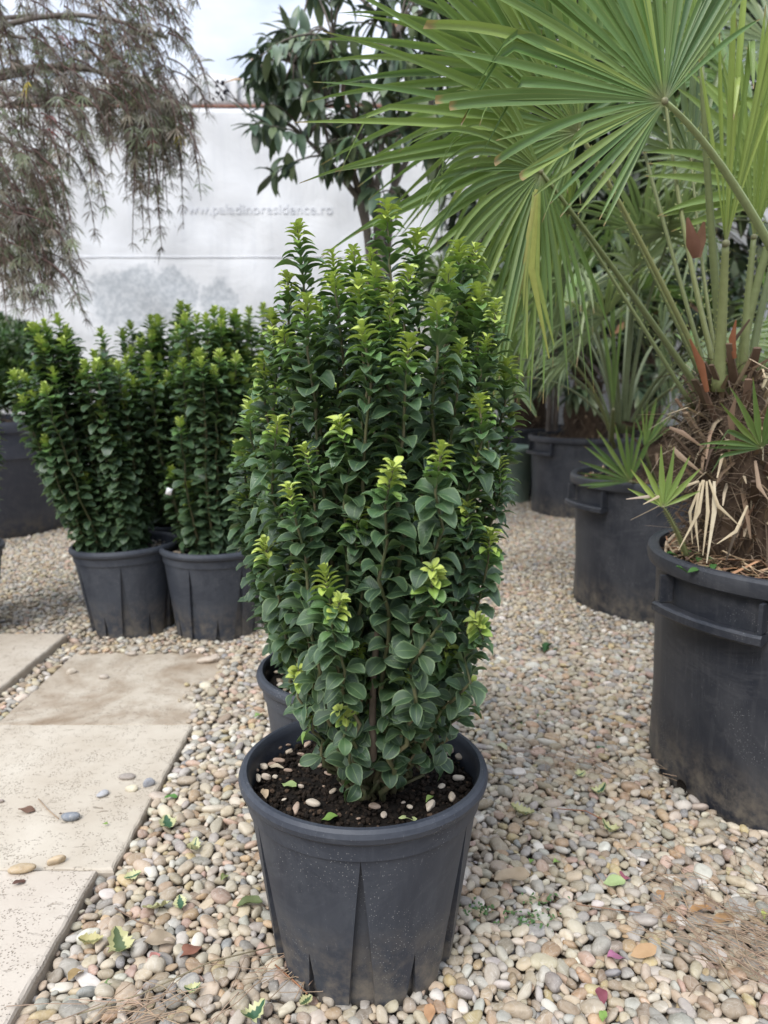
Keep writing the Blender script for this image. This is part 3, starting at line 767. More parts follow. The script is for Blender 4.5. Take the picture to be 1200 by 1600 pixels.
# a dropped leaf builder used for litter
LEAFP = leaf_proto(Wd=.26, curl=.12, fold=.10, wave=.03, seed=3, nu=8, nv=4, up=.04)
def spiny(seed=0, W=.34, curl=.15):
    r = random.Random(seed); vs, uv = [], []; nu = 12
    for i in range(nu + 1):
        u = i / nu; w = W * math.sin(math.pi * min(1, u * .97 + .02)) ** .8 * (1.15 if i % 2 else .80) + .006
        for j in range(5):
            v = -1 + j / 2; vs.append((u - .5, v * w, curl * (u - .5) ** 2 * 1.6 + abs(v) ** 2 * w * r.uniform(.1, .7) + r.uniform(-.012, .012))); uv.append((j / 4, u))
    fs = [(i * 5 + j, (i + 1) * 5 + j, (i + 1) * 5 + j + 1, i * 5 + j + 1) for i in range(nu) for j in range(4)]
    return vs, fs, uv
def litter(px, py, size, rot, kind, col, label, cat='leaf', group='fallen leaves on the gravel', z=.010, tilt=.15, name='fallen_leaf', seed=0):
    p = G(px, py, z); r = random.Random(px * 7 + py)
    L = size / F * p.y * .98; col = tuple(x * .85 + .15 * sum(col) / 3 * .9 for x in col) if kind != 'holly' else col
    v, f, u = spiny(px, .36, r.uniform(.2, 1.3)) if kind == 'holly' else leaf_proto(Wd=.27 if kind == 'leaf' else .42, curl=r.uniform(-.1, .3), fold=r.uniform(.0, .5), wave=.05, seed=px, nu=8, nv=4, up=.03)
    if kind != 'holly': v = [(a - .5, b, c) for a, b, c in v]
    mb = MB(); mb.add(v, f, u); me = mb.mesh(name); me.attributes.remove(me.attributes['tint'])
    o = link(name, me, M['holly'] if kind == 'holly' else M['litter'])
    o.matrix_world = Matrix.Translation((p.x, p.y, z + L * .06)) @ Matrix.Rotation(rot, 4, 'Z') @ Matrix.Rotation(r.gauss(0, tilt), 4, 'X') @ Matrix.Rotation(r.gauss(0, tilt), 4, 'Y') @ Matrix.Diagonal((L, L, L, 1))
    o.color = (*col, 1); prep(o, label, cat, group); return o

# ------------------------------------------------------------------ background spindle shrubs
def make_shrub_mesh(seed, R=.19, H=.74, nst=76):
    r = random.Random(seed); L = []; mb = MB()
    for k in range(nst):
        a = r.uniform(0, 6.283); q = math.sqrt(r.random()); h = H * (1 - .22 * q * q) * r.uniform(.86, 1.06)
        if r.random() < .38: h *= r.uniform(.3, .85); q = lerp(q, 1, .8)
        f_ = sstep(0.1, .8, h / H) * .55 + .45
        tip = Vector((math.cos(a) * R * q * f_, math.sin(a) * R * q * f_, SOILZ + h)); b = Vector((math.cos(a) * .055 * q, math.sin(a) * .055 * q, SOILZ - .01))
        pts = stem_path(b, tip, r, .006, .6); L += stem_leaves(pts, r, .047, .0145, .04)
        tube(mb, pts, [lerp(.0045, .0015, i / 14) for i in range(15)], 4)
    v, l, ln, u, t = instances(EUO_LO, [x[1] for x in L], [x[0] for x in L], [x[2] for x in L])
    me = raw_mesh('foliage', v, l, ln, u, t); me.materials.append(M['euo'])
    sm = mb.mesh('stems'); sm.materials.append(M['stem']); return me, sm
SH = [make_shrub_mesh(101), make_shrub_mesh(202, .21, .70), make_shrub_mesh(303, .22, .66)]
def bg_shrub(key, var, label, lean=(0, 0), sc=1.0, mrot=0, pl=(0, 0), hs=1.0, raise_=0):
    x, y, rz = POTS_SMALL[key]
    t = empty('potted_shrub', (x, y, raise_), label, 'potted plant', 'potted evergreen spindle shrubs')
    t.rotation_euler = (pl[0], pl[1], 0)
    p = small_pot(t, M['pot'], H=.285); p.rotation_euler = (0, 0, rz)
    soil_disc(t, .152, SOILZ + .012, 9)
    o = link('foliage', SH[var][0], None, t); o.rotation_euler = (lean[0], lean[1], mrot); o.scale = (sc, sc, hs); prep(o, kind='stuff')
    s = link('stems', SH[var][1], None, t); s.rotation_euler = (lean[0], lean[1], mrot); s.scale = (sc, sc, hs); prep(s, kind='stuff')
    rr = random.Random(int(x * 100)); ws, ms, ts = [], [], []
    for _ in range(120):
        a, q = rr.uniform(0, 6.283), .145 * math.sqrt(rr.random()); ws.append(rr.randrange(10)); ms.append(peb_mat(math.cos(a) * q, math.sin(a) * q, SOILZ + .014, rr.uniform(.003, .009), rr)); ts.append(rr.choice([(.42, .34, .25), (.5, .45, .38), (.2, .15, .1)]))
    c = inst_obj('topping', PEB_LO, ws, ms, ts, M['pebble'], t); prep(c, kind='stuff')
    return t
bg_shrub('behind', 1, 'evergreen spindle shrub in a dark pot directly behind the large front shrub', sc=.98, mrot=2.2, hs=.90)
bg_shrub('a', 0, 'evergreen shrub leaning left in a slightly tilted dark pot left of the upright one', lean=(0, -.13), mrot=.6, sc=1.0, pl=(0, -.04), hs=.98)
bg_shrub('b', 0, 'evergreen spindle shrub in an upright dark pot, right of the tilted pot', mrot=3.1, sc=1.02, hs=1.0)
bg_shrub('c', 1, 'evergreen spindle shrub behind the gap between the two front pots of the left row', mrot=4.4, sc=1.2, hs=1.08)
bg_shrub('d', 2, 'evergreen spindle shrub behind the upright pot, half hidden by the front shrub', mrot=1.4, sc=1.05, hs=1.12)
bg_shrub('e', 1, 'evergreen spindle shrub at the left picture edge beside the wide pot', mrot=5.4, sc=.9, hs=.92)
# little white tag on shrub b
t = MB(); box(t, (0, 0, 0), (.016, .001, .020)); o = t.build('plant_label', M['tag']); o.location = P(264, 768, 2.17); o.rotation_euler = (.2, .3, .3)
prep(o, 'small white plant label caught in the leaves of the upright left shrub', 'plant label')

#@@REST
# ------------------------------------------------------------------ wide pots with handles
def big_pot_meshes(H=.465, R=.330):
    rr = random.Random(8); mb = MB(); n = 96
    prof = [(.290, -.014), (.297, -.004), (.300, .02), (.304, .15), (.309, .30), (.313, H - .040), (.3135, H - .036), (R - .004, H - .0355), (R, H - .032), (R + .003, H - .018), (R + .001, H - .006), (R - .004, H - .001),
            (R - .013, H), (R - .020, H - .004), (R - .022, H - .05), (R - .03, H - .15), (.1, H - .16), (.001, H - .16)]
    vs = []
    for a, (r, z) in enumerate(prof):
        for k in range(n):
            th = 2 * math.pi * k / n
            q = r + (.0028 * math.sin(3 * th + z * 9) + .0016 * math.sin(7 * th + z * 21) if r > .2 else 0) + (.0022 if (k % 16 == 0 and 1 < a < 6) else 0)
            vs.append((math.cos(th) * q, math.sin(th) * q, z + (rr.uniform(-.0012, .0012) if 6 <= a <= 7 else 0)))
    fs = [(a * n + k, a * n + (k + 1) % n, (a + 1) * n + (k + 1) % n, (a + 1) * n + k) for a in range(len(prof) - 1) for k in range(n)]
    mb.add(vs, fs); pot = mb.mesh('pot')
    try: pot.set_sharp_from_angle(angle=math.radians(24))
    except Exception: pass
    pot.materials.append(M['bigpot'])
    # handle: curved bar on two brackets that hang from the collar
    mb = MB(); half = math.radians(20); m = 14; z0 = H - .110; z1 = H - .090
    ring = []
    for i in range(m + 1):
        th = lerp(-half, half, i / m); j = rr.uniform(-.0008, .0008)
        for (r, z) in ((.314, z0 + .004), (.348, z0 + j), (.352, z0 + .004), (.352, z1 - .004), (.347, z1 + j), (.314, z1 - .006)):
            ring.append((math.cos(th) * r, math.sin(th) * r, z))
    fs = [(i * 6 + k, i * 6 + (k + 1) % 6, (i + 1) * 6 + (k + 1) % 6, (i + 1) * 6 + k) for i in range(m) for k in range(6)] + [(5, 4, 3, 2, 1, 0), tuple(m * 6 + k for k in range(6))]
    mb.add(ring, fs)
    for s in (-1, 1):
        for i, th in enumerate((s * half * .94,)):
            R_ = Matrix.Rotation(th, 3, 'Z'); box(mb, R_ @ Vector((.328, 0, H - .064)), (.026, .007, .052), R_)
    hd = mb.mesh('handle', smooth=False); hd.materials.append(M['bigpot'])
    mb = MB(); vs = [(0, 0, 0)] + [(0, math.cos(2 * math.pi * k / 14) * .011, math.sin(2 * math.pi * k / 14) * .009) for k in range(14)]
    vs2 = [(.002, math.cos(2 * math.pi * k / 14) * .0145, math.sin(2 * math.pi * k / 14) * .0125) for k in range(14)]
    mb.add(vs + vs2, [(0, 1 + k, 1 + (k + 1) % 14) for k in range(14)] + [(1 + k, 15 + k, 15 + (k + 1) % 14, 1 + (k + 1) % 14) for k in range(14)])
    hole = mb.mesh('drain_hole'); hole.materials.append(M['soil'])
    return pot, hd, hole
BP = big_pot_meshes()
def add_big_pot(t, ang, hole_ang=None):
    link('pot', BP[0], None, t); p = t.children[0]
    for a in (ang, ang + math.pi): link('handle', BP[1], None, p, rot=(0, 0, a))
    if hole_ang is not None: link('drain_hole', BP[2], None, p, loc=(math.cos(hole_ang) * .3035, math.sin(hole_ang) * .3035, .018), rot=(0, 0, hole_ang))

# ------------------------------------------------------------------ fan palms
def blade(hub, d, N, Lb, dA, wmax, split, droop, r, rows=11, bluntp=0.0, drift=None):
    """one pleated segment of a fan; shares its edges with its neighbours up to the split"""
    vs, uv = [], []
    side = unit(N.cross(d)); sagv = Vector((0, 0, -1)); tw = r.gauss(0, .35); k = r.uniform(.7, 1.4); bn = r.gauss(0, .05)
    blunt = r.random() < bluntp
    kink = r.random() < .10; kp = r.uniform(.6, .85)
    for i in range(rows + 1):
        u = i / rows; rr_ = u * Lb
        w = min(max(.0016, rr_ * math.tan(dA / 2) * 1.02), wmax)
        if u > split:
            q = (u - split) / (1 - split); w = min(w, wmax) * ((1 - q) ** .75 if not blunt else (1 - .35 * q))
        w = max(w, .0006)
        s = u * u * u * droop * k * Lb
        c = hub + d * rr_ + sagv * s - d * (s * .25 * (droop > .3)) + side * (bn * Lb * u * u)
        if drift is not None: c = c + drift * (u * u * Lb)
        if kink and u > kp: c = c + sagv * ((u - kp) * Lb * .9) - d * ((u - kp) * Lb * .45)
        a = tw * max(0, u - split) * 1.6; sd = side * math.cos(a) + N * math.sin(a); nn = N * math.cos(a) - side * math.sin(a)
        fold = w * (.50 if u < split else .62)
        vs += [c - sd * w, c - nn * fold * .0 - sd * (w * .5) - nn * (fold * .5), c - nn * fold, c + sd * (w * .5) - nn * (fold * .5), c + sd * w]
        uv += [(0, u * (1 if blunt or u < .9 else .97)), (.25, u), (.5, u * .99), (.75, u), (1, u)]
    fs = [(i * 5 + j, (i + 1) * 5 + j, (i + 1) * 5 + j + 1, i * 5 + j + 1) for i in range(rows) for j in range(4)]
    return vs, fs, uv

def frond(parent, base, hub, tip, nseg=26, spread=200, shift=0, low=1.0, tilt=0, split=.5, wmax=.011, droop=.12, seed=0, mid=None, pr=.006, yel=.1, tone=.5, parts=True, mat='palm', side_len=.35,
          bluntp=0.0, inv_=None, pcol=None, view=CAM, drift=None, spines=True):
    r = random.Random(seed); I = inv_ or Matrix.Identity(4)
    if mid is None: mid = base.lerp(hub, .5) + Vector((0, 0, (hub - base).length * .08))
    A = unit(tip - hub); L = (tip - hub).length
    p2 = hub - (unit(A + unit(hub - mid)) * (hub - base).length * .25)
    pts = [base * (1 - t) ** 2 + mid * 2 * t * (1 - t) + hub * t * t for t in [i / 14 for i in range(15)]]
    mb = MB(); q_ = r.random(); pc = pcol or (lerp(.15, .25, q_), lerp(.19, .27, q_), lerp(.08, .11, q_))
    tube(mb, [I @ p for p in pts], [lerp(pr * 1.35, pr * .62, i / 14) for i in range(15)], 7, pc, flat=.55)
    if spines:
        for i in range(2, 44):
            t = i / 46; q = base * (1 - t) ** 2 + mid * 2 * t * (1 - t) + hub * t * t; T = unit(base * (-2 * (1 - t)) + mid * (2 - 4 * t) + hub * (2 * t))
            S = unit(T.cross(view - q)) * (1 if i % 2 else -1); w = lerp(pr * 1.35, pr * .62, t)
            a = q + S * w * .8; mb.add([I @ (a - T * .002), I @ (a + T * .002), I @ (a + S * .004 + T * .003)], [(0, 1, 2)], None, (pc[0] * 1.2, pc[1] * 1.2, pc[2]))
    fr = mb.build('frond', M['petiole'], parent)
    V = unit(view - hub); N = unit(V - A * V.dot(A)); R = Matrix.Rotation(tilt, 3, A); N = R @ N; S = unit(A.cross(N))
    joined = MB(); sp = math.radians(spread); dA = sp / (nseg - 1)
    for k in range(nseg):
        al0 = -sp / 2 + dA * k; q = abs(al0) / (sp / 2); al = al0 + math.radians(shift); aj = al + r.gauss(0, dA * .12)
        d = unit(A * math.cos(aj) + S * math.sin(aj) + N * (.10 * math.sin(q * 3.1) + r.gauss(0, .02)))
        nn = unit(N - d * N.dot(d)); Lb = L * (1 - side_len * q * q) * r.uniform(.93, 1.05) * (low if al < -.25 else 1)
        v, f, u = blade(hub, d, nn, Lb, dA, wmax, split * r.uniform(.92, 1.06), droop * r.uniform(.6, 1.5), r, bluntp=bluntp if q < .6 else 0, drift=drift, rows=11 if parts else 8)
        tn = (max(0, min(1, tone + r.gauss(0, .22))), max(0, min(1, yel + r.gauss(0, .10) + (.35 if r.random() < .05 else 0))), 0)
        v = [I @ p for p in v]
        if parts:
            b = MB(); b.add(v, f, u); me = b.mesh('leaf_blade'); me.attributes.remove(me.attributes['tint'])
            o = link('leaf_blade', me, M[mat], fr); o.color = (*tn, 1)
        else: joined.add(v, f, u, tn)
    hb = MB(); hv, hf, hu = PEB_MID[0]
    X = Matrix.Translation(I @ hub) @ Matrix.Diagonal((pr * .7, pr * .7, pr * .7, 1)); hb.add([X @ Vector(c) for c in hv], hf, None, (.22, .22, .12))
    hb.build('fan_hub', M['petiole'], fr)
    if not parts: joined.build('fan', M[mat], fr)
    return fr

def palm_trunk(t, pts, radii, seed, I, fibres=260, stubs=34):
    r = random.Random(seed); mb = MB(); n = 20; m = len(pts); vs = []
    for i, p in enumerate(pts):
        for k in range(n):
            a = 2 * math.pi * k / n; q = radii[i] * (1 + .10 * math.sin(a * 5 + i * 1.7) + r.uniform(-.07, .07)); vs.append(I @ (p + Vector((math.cos(a) * q, math.sin(a) * q, r.uniform(-.006, .006)))))
    fs = [(i * n + k, i * n + (k + 1) % n, (i + 1) * n + (k + 1) % n, (i + 1) * n + k) for i in range(m - 1) for k in range(n)] + [tuple((m - 1) * n + k for k in range(n))]
    mb.add(vs, fs); tr = mb.build('trunk', M['fibre'], t)
    fb = MB()
    for _ in range(fibres):
        i = r.uniform(0, m - 1.01); j = int(i); c = pts[j].lerp(pts[j + 1], i - j); q = lerp(radii[j], radii[j + 1], i - j); a = r.uniform(0, 6.283); o = Vector((math.cos(a), math.sin(a), 0))
        p0 = c + o * q * .97; L = r.uniform(.03, .10); d = unit(o * r.uniform(.1, .7) + Vector((r.gauss(0, .7), r.gauss(0, .7), r.uniform(-.9, 1))))
        tube(fb, [I @ p0, I @ (p0 + d * L * .5 + o * .006), I @ (p0 + d * L + Vector((0, 0, -.012)))], [.0009, .0007, .0003], 3, sh(r, .5, 1.3, (.17, .125, .085)), cap=False)
    o = fb.build('fibres', M['colour'], tr); prep(o, kind='stuff')
    sb = MB()
    for _ in range(fibres // 5):
        i = r.uniform(0, m - 1.01); j = int(i); c = pts[j].lerp(pts[j + 1], i - j); q = lerp(radii[j], radii[j + 1], i - j); a = r.uniform(0, 6.283); o = Vector((math.cos(a), math.sin(a), 0))
        p0 = c + o * q * .95; L = r.uniform(.03, .13); d = unit(o * r.uniform(.3, .9) + Vector((r.gauss(0, .4), r.gauss(0, .4), r.choice([1, 1, -.8]) * r.uniform(.2, 1.2)))); w = r.uniform(.0015, .0055)
        p1 = p0 + d * L * .55 + o * .008; p2 = p1 + unit(d + Vector((0, 0, -r.uniform(.2, 1.4)))) * L * .5
        tube(sb, [I @ p0, I @ p1, I @ p2], [w, w * .9, w * .3], 4, sh(r, .5, 1.2, r.choice([(.50, .40, .26), (.36, .26, .17), (.22, .15, .10), (.58, .48, .33), (.14, .10, .07)])), flat=.22)
    o = sb.build('torn_fibre', M['colour'], tr, smooth=False); prep(o, kind='stuff')
    for s in range(stubs):
        i = (s + .5) / stubs * (m - 1.01); j = int(i); c = pts[j].lerp(pts[j + 1], i - j); q = lerp(radii[j], radii[j + 1], i - j); a = s * 2.4 + r.gauss(0, .25); o = Vector((math.cos(a), math.sin(a), 0))
        up = r.uniform(.55, 1.3); d = unit(o + Vector((0, 0, up))); L = r.uniform(.045, .10); w = r.uniform(.005, .010)
        b = MB(); side = unit(d.cross(Vector((0, 0, 1)))); nn = side.cross(d); p0 = c + o * q * .80
        col = sh(r, .75, 1.2, r.choice([(.27, .18, .12), (.33, .24, .15), (.17, .11, .075), (.42, .32, .21), (.13, .09, .06)]))
        vs = []
        for (f_, ww) in ((0, 1.7), (.3, 1.2), (.7, .9), (1, .8)):
            c0 = p0 + d * L * f_ + Vector((0, 0, .01 * f_ * f_))
            for (sa, sb) in ((-1, -.35), (1, -.35), (1.0, .35), (0, .6), (-1.0, .35)): vs.append(I @ (c0 + side * (w * ww * sa) + nn * (w * ww * sb * (1 - .2 * f_))))
        fs = [(i_ * 5 + k, i_ * 5 + (k + 1) % 5, (i_ + 1) * 5 + (k + 1) % 5, (i_ + 1) * 5 + k) for i_ in range(3) for k in range(5)] + [(15, 16, 17, 18, 19)]
        b.add(vs, fs); so = b.build('stalk_stub', M['colour'], tr, smooth=False); so.color = (*col, 1)
        me = so.data; me.attributes.remove(me.attributes['tint'])
    return tr

def mulch(t, z, seed, n=420, R=.295, I=None):
    r = random.Random(seed); mb = MB()
    for _ in range(n):
        a, q = r.uniform(0, 6.283), R * math.sqrt(r.random()); p = Vector((math.cos(a) * q, math.sin(a) * q, z + r.uniform(-.004, .03))); L = r.uniform(.02, .11)
        th = r.uniform(0, 6.283); d = Vector((math.cos(th), math.sin(th), r.gauss(0, .25))); b = Vector((r.gauss(0, .2), r.gauss(0, .2), r.uniform(0, .2))) * L
        col = sh(r, .6, 1.15, r.choice([(.50, .38, .24), (.42, .29, .17), (.58, .47, .32), (.28, .17, .10), (.20, .12, .08), (.45, .25, .14)]))
        w = r.uniform(.0009, .0032) * (2.2 if r.random() < .12 else 1)
        pts = [p - d * L / 2, p + b, p + d * L / 2]
        pts = [Vector((x.x * min(1, R / max(1e-6, (x.x ** 2 + x.y ** 2) ** .5)), x.y * min(1, R / max(1e-6, (x.x ** 2 + x.y ** 2) ** .5)), x.z)) for x in pts]
        tube(mb, pts, w, 4, col, flat=.4)
    o = mb.build('mulch', M['colour'], t, smooth=False); prep(o, kind='stuff')

# ---- the nearest palm
bx, by = POTS_BIG['p1']
pal = empty('potted_palm', (bx, by, 0), 'big fan palm in the nearest wide black pot, cut by the right picture edge', 'potted palm', 'potted fan palms')
pal.rotation_euler = (0, 0, 0); I1 = Matrix.Translation((-bx, -by, 0))
camang = math.atan2(-by, -bx)
add_big_pot(pal, camang - math.radians(33) + math.radians(0), camang - math.radians(41))
so = soil_disc(pal, .307, .438, 61)
mulch(pal, .440, 62, 1300)
tp = [Vector((.770, 1.50, .40)), Vector((.755, 1.50, .48)), Vector((.735, 1.50, .56)), Vector((.715, 1.50, .64)), Vector((.700, 1.50, .71)), Vector((.692, 1.50, .765)), Vector((.690, 1.50, .80))]
palm_trunk(pal, tp, [.128, .126, .118, .106, .090, .070, .035], 63, I1, 2200, 84)
def B(px, py, Y=1.5): return P(px, py, Y)
FR = [  # base px,  hub px + Y, tip px + Y, options
    (dict(b=(1290, 560, 1.35), h=(1038, 158, 1.16), t=(650, 84, 1.10), nseg=44, spread=200, shift=28, low=.80, tilt=.45, split=.50, wmax=.0086, droop=.06, seed=1, yel=.08, tone=.42, bluntp=.55, side_len=.42, pr=.0075, mid=(1150, 250, 1.24), pcol=(.30, .37, .17))),
    (dict(b=(1112, 608, 1.50), h=(905, 205, 1.46), t=(478, 92, 1.30), nseg=32, spread=175, tilt=.25, split=.34, wmax=.0095, droop=.06, seed=2, yel=.20, tone=.60, side_len=.18, mid=(1020, 400, 1.50))),
    (dict(b=(1100, 622, 1.48), h=(845, 268, 1.42), t=(640, 420, 1.30), nseg=36, spread=190, tilt=-.2, split=.28, wmax=.0080, droop=.36, seed=3, yel=.20, tone=.50, side_len=.1, mid=(985, 450, 1.45), pr=.0068)),
    (dict(b=(1133, 618, 1.46), h=(1096, 100, 1.42), t=(1085, -190, 1.40), nseg=17, spread=62, tilt=.1, split=.75, wmax=.014, droop=.02, seed=4, yel=.30, tone=.8, pr=.0075, mid=(1108, 360, 1.44))),
    (dict(b=(1122, 612, 1.44), h=(1134, 380, 1.40), t=(1178, -120, 1.34), nseg=12, spread=23, tilt=.35, split=.60, wmax=.0125, droop=.03, seed=5, yel=.62, tone=.9, pr=.0095, mid=(1128, 500, 1.43))),
    (dict(b=(1128, 615, 1.47), h=(1036, 120, 1.62), t=(880, -60, 1.60), nseg=24, spread=150, tilt=.4, split=.5, wmax=.012, droop=.10, seed=6, yel=.08, tone=.4, pr=.0080, mid=(1062, 380, 1.55))),
    (dict(b=(1105, 612, 1.52), h=(850, 120, 1.66), t=(500, 30, 1.60), nseg=30, spread=170, tilt=-.3, split=.35, wmax=.0095, droop=.10, seed=7, yel=.15, tone=.45, side_len=.2, mid=(985, 330, 1.60))),
    (dict(b=(1150, 618, 1.48), h=(1300, 120, 1.40), t=(1500, -100, 1.3), nseg=20, spread=170, tilt=.2, split=.5, wmax=.012, droop=.1, seed=8, yel=.2, tone=.5, pr=.0072, mid=(1175, 400, 1.45))),
    (dict(b=(1155, 640, 1.46), h=(1190, 700, 1.34), t=(1140, 600, 1.30), nseg=11, spread=135, tilt=.1, split=.25, wmax=.0065, droop=.05, seed=9, yel=.05, tone=.55, pr=.004, mid=(1185, 690, 1.40))),
    (dict(b=(1072, 868, 1.36), h=(1036, 792, 1.30), t=(1042, 692, 1.30), nseg=8, spread=120, tilt=.1, split=.25, wmax=.0062, droop=.03, seed=10, yel=.45, tone=.7, pr=.0035, mid=(1060, 830, 1.33))),
    (dict(b=(1110, 606, 1.56), h=(960, 60, 1.80), t=(1010, -160, 1.8), nseg=22, spread=150, tilt=.4, split=.5, wmax=.012, droop=.10, seed=12, yel=.1, tone=.35, pr=.0066, mid=(1030, 330, 1.66))),
    (dict(b=(1085, 640, 1.52), h=(890, 330, 1.62), t=(700, 330, 1.60), nseg=26, spread=180, tilt=-.5, split=.25, wmax=.0075, droop=.40, seed=13, yel=.25, tone=.5, pr=.0058, mid=(980, 470, 1.56))),
    (dict(b=(1160, 622, 1.47), h=(1178, 370, 1.46), t=(1226, -40, 1.42), nseg=13, spread=32, tilt=-.3, split=.5, wmax=.011, droop=.03, seed=25, yel=.45, tone=.8, pr=.008, mid=(1164, 500, 1.46))),
    (dict(b=(1125, 600, 1.55), h=(1080, 250, 1.72), t=(1140, 20, 1.75), nseg=22, spread=190, tilt=.6, split=.35, wmax=.009, droop=.12, seed=26, yel=.12, tone=.3, pr=.006, mid=(1096, 430, 1.6), mat='palm2')),
    (dict(b=(1165, 620, 1.50), h=(1240, 300, 1.55), t=(1120, 60, 1.62), nseg=20, spread=160, tilt=.5, split=.5, wmax=.011, droop=.12, seed=14, yel=.35, tone=.6, pr=.007, mid=(1190, 450, 1.5))),
]
for q in FR:
    b = P(*q.pop('b')); h = P(*q.pop('h')); t_ = P(*q.pop('t')); m_ = P(*q.pop('mid'))
    frond(pal, b, h, t_, mid=m_, inv_=I1, **q)
# dry sheaths and straw blades hanging from the crown base
def strip(parent, pts, w, col, I, name='dry_blade', mat='litter', N=None):
    mb = MB(); vs, uv = [], []; m = len(pts)
    for i, p in enumerate(pts):
        T = unit(pts[min(i + 1, m - 1)] - pts[max(i - 1, 0)]); S = unit(T.cross(CAM - p)); u = i / (m - 1); ww = w * (math.sin(math.pi * (.12 + .86 * u)) ** .6)
        nn = S.cross(T); vs += [I @ (p - S * ww), I @ (p + nn * ww * .45), I @ (p + S * ww)]; uv += [(0, u), (.5, u), (1, u)]
    mb.add(vs, [(i * 3 + j, (i + 1) * 3 + j, (i + 1) * 3 + j + 1, i * 3 + j + 1) for i in range(m - 1) for j in range(2)], uv)
    me = mb.mesh(name); me.attributes.remove(me.attributes['tint']); o = link(name, me, M[mat], parent); o.color = (*col, 1); return o
ST, RD = (.54, .45, .30), (.30, .12, .06)
for pts, w, c, nm in [([(1105, 612, 1.42), (1095, 570, 1.41), (1078, 530, 1.40)], .007, RD, 'dry_sheath'), ([(1148, 560, 1.42), (1144, 530, 1.41), (1150, 500, 1.40)], .006, RD, 'dry_sheath'),
                      ([(1088, 402, 1.42), (1083, 380, 1.41), (1074, 340, 1.40)], .012, (.24, .12, .08), 'dry_sheath'), ([(1090, 402, 1.42), (1094, 375, 1.41), (1100, 346, 1.39)], .010, (.30, .17, .11), 'dry_sheath'), ([(1145, 690, 1.38), (1142, 650, 1.37), (1150, 620, 1.36)], .006, (.24, .16, .11), 'dry_sheath'),
                      ([(1092, 752, 1.34), (1040, 770, 1.31), (1005, 788, 1.28)], .0035, ST, 'dry_blade'), ([(1060, 772, 1.34), (1020, 775, 1.31), (978, 780, 1.28)], .0035, (.55, .45, .36), 'dry_blade'),
                      ([(1100, 750, 1.34), (1092, 800, 1.32), (1060, 860, 1.31)], .003, ST, 'dry_blade'), ([(1104, 752, 1.34), (1106, 800, 1.32), (1098, 868, 1.31)], .003, ST, 'dry_blade'),
                      ([(1108, 750, 1.34), (1122, 790, 1.31), (1156, 822, 1.30)], .003, ST, 'dry_blade'), ([(1116, 752, 1.34), (1116, 800, 1.32), (1104, 880, 1.31)], .004, (.66, .58, .42), 'dry_blade'),
                      ([(1094, 755, 1.34), (1086, 810, 1.32), (1092, 862, 1.31)], .0026, ST, 'dry_blade'), ([(1098, 750, 1.35), (1078, 800, 1.33), (1082, 850, 1.32)], .0026, ST, 'dry_blade'),
                      ([(1052, 700, 1.40), (1062, 712, 1.38), (1100, 742, 1.38)], .005, (.34, .25, .17), 'dry_blade'), ([(1046, 668, 1.42), (1066, 676, 1.40), (1100, 700, 1.40)], .0045, (.32, .22, .15), 'dry_blade'),
                      ([(1168, 790, 1.34), (1150, 830, 1.32), (1120, 850, 1.31)], .003, ST, 'dry_blade'), ([(1180, 720, 1.36), (1186, 760, 1.33), (1200, 780, 1.31)], .004, (.32, .23, .16), 'dry_blade'),
                      ([(840, 300, 1.4), (830, 420, 1.39), (858, 560, 1.38)], .006, (.30, .33, .08), 'dry_blade'), ([(838, 296, 1.4), (815, 430, 1.39), (792, 548, 1.38)], .0055, (.33, .34, .10), 'dry_blade'),
                      ([(842, 300, 1.4), (838, 430, 1.39), (866, 540, 1.38)], .0055, (.24, .30, .07), 'dry_blade'), ([(835, 300, 1.4), (820, 440, 1.39), (824, 560, 1.38)], .0055, (.27, .32, .09), 'dry_blade')]:
    strip(pal, [P(*p) for p in pts], w, c, I1, nm)

# weed growing in the nearest palm's pot
wd = MB(); r = random.Random(4)
for _ in range(16):
    p = G(1085 + r.uniform(-28, 34), 880 + r.uniform(-12, 16), .455) ; v, f, u = EUO_LO[r.randrange(6)]
    s = r.uniform(.014, .026); m = frame(Vector((r.gauss(0, 1), r.gauss(0, 1), .4)), Vector((r.gauss(0, .3), r.gauss(0, .3), 1)), p, s); wd.add([m @ Vector(c) for c in v], f, u, (.07, .17, .045))
o = wd.build('weed', M['litter']); prep(o, 'small green weed sprouting at the rim of the nearest palm pot', 'weed')

